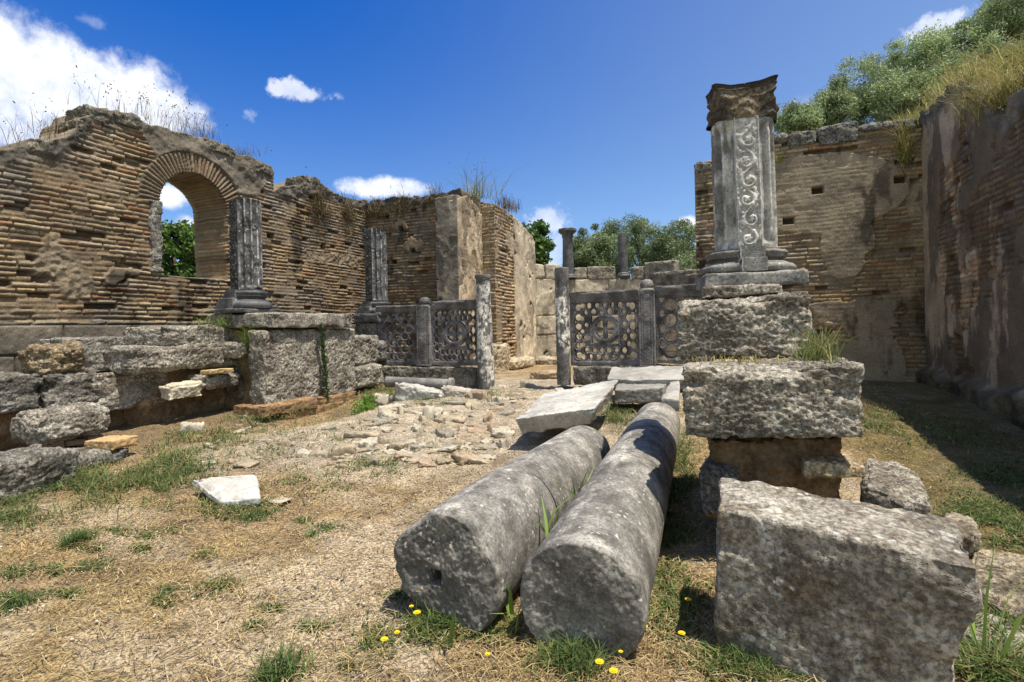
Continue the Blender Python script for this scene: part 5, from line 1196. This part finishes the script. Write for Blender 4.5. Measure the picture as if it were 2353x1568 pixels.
# ------------------------------------------------------------------ grass on the ground
def inside_stones(u, v): return np.zeros(len(u), bool)
def straw():
    r = np.random.RandomState(8); n = 115000
    D = 1.7+10*r.rand(n)**1.5; x = r.uniform(-1.05, 1.05, n)*D; u = x*CT-D*ST; v = x*ST+D*CT
    k = (u > -6.3) & (u < 3.2) & (v < 9) & (f2(u, v, 1.3, 3, 61)+.7*r.rand(n) > .22) & ~((f2(u, v, .9, 4, 25) > .06) & (r.rand(n) < .72)) & ~((D > 5) & (u > -5.5) & (u < -.7) & (r.rand(n) < .75)) & ((u < .8) | (r.rand(n) < .25)); u, v, D = u[k], v[k], D[k]; n = len(u)
    z = ground_z(u, v)+.012+.02*r.rand(n); a = r.rand(n)*3.14; ln = (.02+.10*r.rand(n)**3)*(1+.06*D); w = .0008+.00034*D
    d = np.column_stack([np.cos(a), np.sin(a), .14*(r.rand(n)-.3)])*ln[:, None]; s = np.column_stack([-np.sin(a), np.cos(a), 0*a])*w[:, None]; m = d*.5+np.column_stack([0*a, 0*a, .12*ln])+s*(3*r.rand(n)[:, None]-1.5)
    B = np.column_stack([u, v, z]); V = np.stack([B-s, B+s, B+m+s, B+m-s, B+d+s*.4, B+d-s*.4], 1).reshape(-1, 3)
    kk = np.arange(n)[:, None]*6; q = np.concatenate([kk+np.array([0, 1, 2, 3]), kk+np.array([3, 2, 4, 5])])
    c = np.array(DRY)[r.randint(5, size=n)]*(.6+.7*r.rand(n))[:, None]
    o = mk('dry_grass', V, q, MG, col=np.repeat(c, 6, 0)); o['kind'] = 'stuff'; tag(o, 'bleached straw and dry grass matted over the ground', 'dry grass')
straw()
GREEN = [  # px,py centre, half sizes px, number, height m
 (180, 1120, 170, 55, 1700, .13), (60, 1180, 90, 30, 900, .12), (330, 1110, 90, 40, 1200, .09), (460, 1090, 60, 30, 500, .08), (600, 1010, 120, 50, 1500, .07), (470, 1000, 90, 35, 900, .07), (400, 1060, 80, 35, 800, .08), (760, 1000, 90, 40, 700, .05), (560, 955, 50, 18, 500, .08), (520, 1170, 60, 22, 500, .07), (700, 1110, 120, 35, 500, .05), (600, 1170, 40, 14, 500, .05), (1010, 1040, 90, 22, 500, .05), (860, 1075, 60, 22, 500, .06),
 (1420, 950, 45, 35, 900, .10), (870, 895, 45, 22, 1200, .09), (1000, 925, 60, 10, 500, .07), (1130, 912, 20, 14, 250, .09), (820, 960, 40, 25, 400, .05), (700, 925, 80, 40, 500, .05), (1180, 905, 30, 20, 200, .07),
 (1560, 1100, 40, 100, 1900, .07), (1540, 1250, 40, 90, 1200, .06), (1560, 1400, 60, 60, 900, .06), (1300, 1520, 70, 25, 500, .07), (1000, 1440, 60, 35, 900, .06), (1140, 1460, 60, 35, 600, .05), (850, 1470, 60, 30, 350, .04), (1700, 1530, 90, 25, 900, .06), (1900, 1555, 120, 20, 600, .05),
 (2280, 1110, 110, 60, 1500, .05), (2250, 1180, 90, 30, 1400, .06), (2150, 1000, 160, 40, 1200, .05), (2290, 1430, 60, 60, 1500, .09), (2300, 1540, 70, 40, 1500, .10), (2050, 960, 60, 30, 400, .06), (2330, 1230, 50, 30, 700, .07), (2000, 975, 40, 30, 300, .08)]
def green():
    r = np.random.RandomState(9); L = []
    sp = [(r.uniform(0, 1500), r.uniform(1180, 1560), r.uniform(16, 42), r.uniform(6, 12), 130, .035) for _ in range(30)]
    for i, (x, y, hx, hy, n, h) in enumerate(GREEN+sp):
        n = int(n*1.25); px = x+r.normal(size=n)*hx*.55; py = y+r.normal(size=n)*hy*.55
        pts = np.array([HZ(a, b, .0) for a, b in zip(px, np.maximum(py, 880))])
        for _ in range(3):
            g = ground_z(pts[:, 0], pts[:, 1]); ry = (pts-EY)/(pts[:, 2:]-EYE); pts = EY+ry*(g-EYE)[:, None]
        k = (f2(pts[:, 0], pts[:, 1], 4., 3, 71)+.35*r.rand(n) > .05) & (pts[:, 0] > -6.6); pts = pts[k]
        if not len(pts): continue
        L.append(blades(pts-UP*.005, h*(.4+1.0*r.rand(len(pts))), .007, 1.3, WEED+[(.30, .24, .10), (.20, .19, .07)], i))
        pts = pts[::2]; C = pts+np.column_stack([r.normal(size=len(pts))*.015, r.normal(size=len(pts))*.015, h*.5*r.rand(len(pts))]); L.append(leaves(C, .028, .45, WEED, i+50, np.tile([0, 0, 1.5], (len(C), 1))))
    V, q, c = joinc(L); o = mk('green_weeds', V, q, MG, col=c); o['kind'] = 'stuff'; tag(o, 'low green weeds and grass spreading between the stones', 'ground cover')
green()
def stalks():
    r = np.random.RandomState(18); n = 5200; D = 1.7+6*r.rand(n)**1.3; x = r.uniform(-1.05, .9, n)*D; u = x*CT-D*ST; v = x*ST+D*CT
    k = (u > -6.1) & (u < .6) & (f2(u, v, .8, 3, 65)+.6*r.rand(n) > .1); u, v, D = u[k], v[k], D[k]; n = len(u)
    a = .5+r.normal(size=n)*.7; ln = .05+.16*r.rand(n)**2; d = np.column_stack([np.cos(a), np.sin(a), .05*r.normal(size=n)])*ln[:, None]; bend = np.column_stack([-np.sin(a), np.cos(a), 0*a])*(ln*.12*r.normal(size=n))[:, None]
    s = np.column_stack([-np.sin(a), np.cos(a), 0*a])*(.0011+.0003*D)[:, None]; B = np.column_stack([u, v, ground_z(u, v)+.02+.015*r.rand(n)]); m = d*.5+bend+UP*.008
    V = np.stack([B-s, B+s, B+m+s, B+m-s, B+d+s*.5, B+d-s*.5], 1).reshape(-1, 3); kk = np.arange(n)[:, None]*6; q = np.concatenate([kk+np.array([0, 1, 2, 3]), kk+np.array([3, 2, 4, 5])])
    c = np.array([(.55, .44, .24), (.45, .34, .16), (.62, .52, .33), (.25, .16, .08)])[r.randint(4, size=n)]
    o = mk('dry_stalks', V, q, MG, col=np.repeat(c, 6, 0)); o['kind'] = 'stuff'; tag(o, 'long dry straw stalks lying across the ground', 'straw')
stalks()
def pebbles():
    r = np.random.RandomState(12); n = 16000; D = 1.7+8*r.rand(n)**1.4; x = r.uniform(-1.05, .75, n)*D; u = x*CT-D*ST; v = x*ST+D*CT
    k = (u > -6.1) & (u < 3) & (f2(u, v, .9, 3, 25)+.6*r.rand(n) > .12); u, v, D = u[k], v[k], D[k]; n = len(u)
    s = (.002+.008*r.rand(n)**3)*(1+.10*D); t = (np.array([[1, 0, 0], [0, 1, 0], [-1, 0, 0], [0, -1, 0], [0, 0, .6], [0, 0, -.6]]))
    V = np.column_stack([u, v, ground_z(u, v)+.012])[:, None, :]+t[None]*s[:, None, None]*(.7+.6*r.rand(n, 6, 1)); a = r.rand(n)
    f = np.array([[0, 1, 4], [1, 2, 4], [2, 3, 4], [3, 0, 4], [1, 0, 5], [2, 1, 5], [3, 2, 5], [0, 3, 5]]); q = (np.arange(n)[:, None, None]*6+f[None]).reshape(-1, 3)
    c = np.repeat(np.array([(.52, .45, .35), (.45, .38, .29), (.6, .54, .44), (.36, .29, .22), (.28, .25, .22)])[r.randint(5, size=n)], 6, 0)
    o = mk('pebbles', V.reshape(-1, 3), q, MBR, smooth=True, col=c); o['kind'] = 'stuff'; tag(o, 'tiny pale pebbles scattered over the dry ground', 'pebbles')
pebbles()
# individual grass tufts in the foreground
def gp(x, y):
    p = HZ(x, y, 0.)
    for _ in range(3): p = HZ(x, y, gz(p[0], p[1]))
    return p
for i, (x, y, n, h, sp, l) in enumerate([(178, 1250, 420, .085, .045, 'round dark green tuft on the dry grass at the left'), (590, 1190, 420, .05, .07, 'low green tuft just below the white slab'), (500, 1350, 300, .035, .06, 'flat green tuft in the middle of the dry ground'), (385, 1360, 200, .03, .04, 'small flat green tuft left of the middle one'), (215, 1305, 200, .05, .05, 'dark tuft below the round green one'), (40, 1390, 300, .05, .06, 'dark green tuft at the left edge'), (35, 1320, 220, .045, .06, 'smaller green tuft at the left edge'), (470, 1275, 140, .03, .04, 'little green tuft above the middle of the dry ground'), (715, 1232, 120, .03, .03, 'tiny green tuft left of the fallen columns'),
      (1330, 1530, 360, .12, .06, 'bushy green tuft before the right fallen column'), (1720, 1530, 380, .09, .07, 'green tuft at the left foot of the biggest block'), (640, 1560, 300, .10, .05, 'spindly green tuft at the bottom edge'), (1020, 1440, 420, .10, .05, 'leafy clump before the left fallen column'), (2100, 1560, 240, .09, .05, 'thin grass at the right foot of the biggest block')]):
    p = gp(x, y); tuft('grass_tuft', p, n, h, .1, (sp, sp, .002), WEED, l, 'grass tuft', 'green tufts in the foreground', 200+i, .8, .006)
# long grass blades between the columns
def longblades(name, p, n, h, seed, label, wid=.02):
    r = np.random.RandomState(seed); B = np.array(p)+np.column_stack([r.normal(size=n)*.03, r.normal(size=n)*.05, np.zeros(n)]); V, q, c = blades(B, np.full(n, h)*(.6+.6*r.rand(n)), wid, .8, [(.16, .26, .05), (.24, .34, .08)], seed)
    tag(mk(name, V, q, MG, col=c, org=np.array(p)), label, 'grass blades', 'long blades by the fallen columns')
pp = P(1330, 1150, 3.3); longblades('long_grass', (pp[0], pp[1], .28), 7, .42, 5, 'long grass blades rising between the two fallen columns')
pp = P(1262, 1240, 3.0); longblades('long_grass', (pp[0], pp[1], .22), 6, .26, 6, 'shorter arching blades low between the two fallen columns')
pp = gp(1175, 1440); longblades('long_grass', pp, 7, .34, 7, 'arching blades in front of the gap between the fallen columns')
pp = gp(1060, 1460); longblades('long_grass', pp, 4, .26, 8, 'upright blades before the left fallen column')
pp = gp(2275, 1540); longblades('long_grass', pp, 9, .42, 9, 'tall bright blades in the lower right corner', .014)
# ivy seam and grass clumps on the left pile
def ivy(a, b, n, w, label, seed, cols=GR, size=.03, name='ivy'):
    r = np.random.RandomState(seed); a = np.array(a); b = np.array(b); t = r.rand(n, 1); C = a+(b-a)*t+r.normal(size=(n, 3))*w*(.5+t*.8)
    V, q, c = leaves(C, size, .7, cols, seed, np.tile([1.2, -.6, .3], (n, 1))); tag(mk(name, V, q, MF, col=c, org=b), label, 'plant')
ivy(HU(738, 742, US+.03), HU(752, 915, US-.02), 1100, .022, 'green ivy growing down the seam between the two upright blocks', 3, [(.045, .09, .018), (.07, .13, .025), (.03, .06, .014)], .028)
GC = 'green plants on the left pile'
tuft('grass_tuft', HU(590, 790, -6.6), 380, .30, .1, (.06, .10, .04), [(.16, .24, .04), (.10, .17, .03)], 'bright green grass hanging left of the tall upright block', 'grass tuft', GC, 301, 1.2, .006)
tuft('grass_tuft', HU(520, 748, -7.05), 260, .14, .1, (.06, .22, .02), [(.16, .22, .04), (.10, .15, .03)], 'green grass fringe under the left end of the sill stone', 'grass tuft', GC, 302, 1., .006)
tuft('grass_tuft', HU(590, 860, -6.75), 200, .25, .1, (.06, .10, .06), [(.10, .15, .03), (.15, .16, .05)], 'thin dark grass in the recess left of the tall upright block', 'grass tuft', GC, 303, 1., .005)
tuft('grass_tuft', P(1878, 834, 3.3), 260, .20, .1, (.05, .08, .02), [(.20, .24, .08), (.14, .18, .05), (.3, .28, .12)], 'pale green sprig growing at the right end of the stack ledge', 'grass tuft', None, 304, .7, .006, 12)
tuft('grass_tuft', P(1700, 834, 3.4), 160, .05, .1, (.22, .06, .01), HG+[(.3, .12, .04)], 'tiny dry plants in the joint between the two big stacked blocks', 'grass tuft', None, 305, .9, .006)
ivy(gp(850, 925)+UP*.06, gp(830, 945), 900, .08, 'leafy green clump at the foot of the narrower upright block', 5, [(.14, .26, .03), (.10, .19, .03)], .04, 'leafy_clump')
# yellow flowers
def flower0():
    root = empty('yellow_flower', (0, 0, 0)); tag(root, 'x', 'flower', 'yellow flowers among the weeds')
    V, q = limb((0, 0, 0), (.012, .008, .17), .0016, .0011, 2, 5, 8, .5); mk('stem', V, q, MF, root, col=np.ones((len(V), 3))*np.array([.12, .2, .05]))
    pts = []; qs = []; cs = []; c0 = np.array([.012, .008, .172])
    for ring, (R, m, up_) in enumerate([(.0155, 15, .004), (.011, 11, .007), (.006, 7, .009)]):
        for k in range(m):
            a = 2*math.pi*k/m+ring*.3; d = np.array([math.cos(a), math.sin(a), 0]); s = np.array([-math.sin(a), math.cos(a), 0])
            b = len(pts); pts += [c0, c0+d*R*.6+s*R*.17+UP*up_*.7, c0+d*R+s*R*.10+UP*up_, c0+d*R-s*R*.10+UP*up_, c0+d*R*.6-s*R*.17+UP*up_*.7]
            qs += [[b, b+1, b+2, b+3], [b, b+3, b+4, b]]; 
    pts = np.array(pts)
    qq = np.array([x for x in qs if len(set(x)) == 4]); tr = np.array([x[:3] for x in qs if len(set(x)) < 4])
    mk('flower_head', pts, [qq, tr], MPE, root, col=np.ones((len(pts), 3))*np.array([.85, .66, .02])); return root
f0 = flower0()
FL = [(963, 1358, .9, 'flower tip against the left fallen column end'), (968, 1412, 1.1, 'largest flower below the socket of the left fallen column'), (958, 1392, .7, 'small orange yellow flower just left of the largest one'), (918, 1450, .8, 'flower low left of the left fallen column'), (884, 1472, 1., 'flower furthest left before the fallen columns'), (1132, 1505, .7, 'lone small flower below the gap of the fallen columns'),
      (1390, 1515, 1.1, 'flower at the foot of the right fallen column'), (1408, 1538, 1.1, 'lowest flower before the right fallen column'), (1490, 1335, 1., 'flower beside the right side of the right fallen column'), (1496, 1440, 1.1, 'flower between the right fallen column and the biggest block'), (1572, 1450, .95, 'flower nearest the lower left edge of the biggest block'), (1582, 1378, .9, 'flower in the shadow left of the biggest block'), (1435, 1500, .6, 'small bud like flower right of the right fallen column')]
for i, (x, y, s, l) in enumerate(FL):
    b = gp(x, y+int(45+30*s)) ; D = depth(b[0], b[1]); z = P(x, y, D)[2]; h = max(.04, z-b[2]); sc = s*1.0
    c = copy_tree(f0, (b[0]-.012*h/.17, b[1]-.008, b[2]), 0, 1, 'yellow '+l); sc *= 1.1; c.scale = (sc, sc, h/.172); c.rotation_euler = (0, 0, i*1.7); 
    for ch in c.children: pass
for ch in list(f0.children): bpy.data.objects.remove(ch)
bpy.data.objects.remove(f0)
# lizard on the ledge, one continuous mesh
def lizard():
    p = P(1938, 1068, 3.22)
    me = bpy.data.meshes.new('lizard'); o = bpy.data.objects.new('lizard', me)
    v = [(.0, 0, .012), (.03, .002, .014), (.055, 0, .015), (.075, -.002, .018), (-.03, .004, .008), (-.07, -.006, .005), (-.11, .004, .004), (.035, .022, .008), (.048, .03, .002), (.035, -.018, .008), (.048, -.028, .002), (-.005, .02, .008), (-.018, .028, .002), (-.005, -.018, .008), (-.018, -.026, .002)]
    e = [(0, 1), (1, 2), (2, 3), (0, 4), (4, 5), (5, 6), (1, 7), (7, 8), (1, 9), (9, 10), (0, 11), (11, 12), (0, 13), (13, 14)]
    me.from_pydata(v, e, []); SC.collection.objects.link(o); md = o.modifiers.new('skin', 'SKIN'); o.modifiers.new('sub', 'SUBSURF').levels = 1
    for i, s in enumerate([.011, .011, .008, .007, .007, .004, .0015, .004, .003, .004, .003, .004, .003, .004, .003]): me.skin_vertices[0].data[i].radius = (s, s*.8)
    me.skin_vertices[0].data[0].use_root = True
    me.materials.append(material('lizard_skin', (.12, .09, .05), (.26, .2, .12), 60, bump=.3)); ca = None
    o.location = p; o.rotation_euler = (0, 0, math.radians(20)); tag(o, 'small brown lizard basking on the thin ledge slab of the stack', 'lizard')
    a = me.color_attributes.new('Col', 'FLOAT_COLOR', 'POINT'); a.data.foreach_set('color', [1.]*(4*len(v)))
lizard()
def bird(x, y, D, l, s=.05):
    p = P(x, y, D); V = np.array([(-1, 0, .5), (-.4, .25, .1), (0, .6, 0), (.4, .25, .1), (1, 0, .55), (.3, -.3, .05), (0, -.9, .05), (-.3, -.3, .05), (0, 0, -.18), (0, 0, .2)])*s
    f = np.array([[0, 7, 1], [1, 7, 8], [1, 8, 2], [2, 8, 3], [3, 8, 5], [3, 5, 4], [7, 6, 8], [8, 6, 5], [0, 1, 7], [1, 9, 7], [1, 2, 9], [2, 3, 9], [3, 5, 9], [3, 4, 5], [7, 9, 6], [9, 5, 6]])
    tag(mk('bird', V+p, f, MMD, col=np.ones((10, 3))*.5), l, 'bird')
bird(703, 385, 14, 'tiny dark bird flying above the left wall end', .045); bird(623, 347, 14, 'even smaller dark bird high above the window wall', .035)
# twigs on the dry ground
for i, (x0, y0, x1, y1, l) in enumerate([(10, 1208, 205, 1200, 'long reddish twig lying at the left below the dark block'), (155, 1262, 250, 1280, 'short reddish twig beside the round green tuft'), (45, 1290, 110, 1240, 'pale dry stalk lying at the left'), (1010, 1550, 1110, 1470, 'bent dark twig near the bottom edge') if False else (640, 1560, 705, 1500, 'thin dark twig at the bottom edge')]):
    a = gp(x0, y0)+UP*.025; b = gp(x1, y1)+UP*.035; V, q = limb(a, b, .005, .003, i, 6, 14, .4); tag(mk('twig', V, q, MWD, smooth=True, col=np.ones((len(V), 3))*np.array([1.8, 1.1, .8])), l, 'twig')
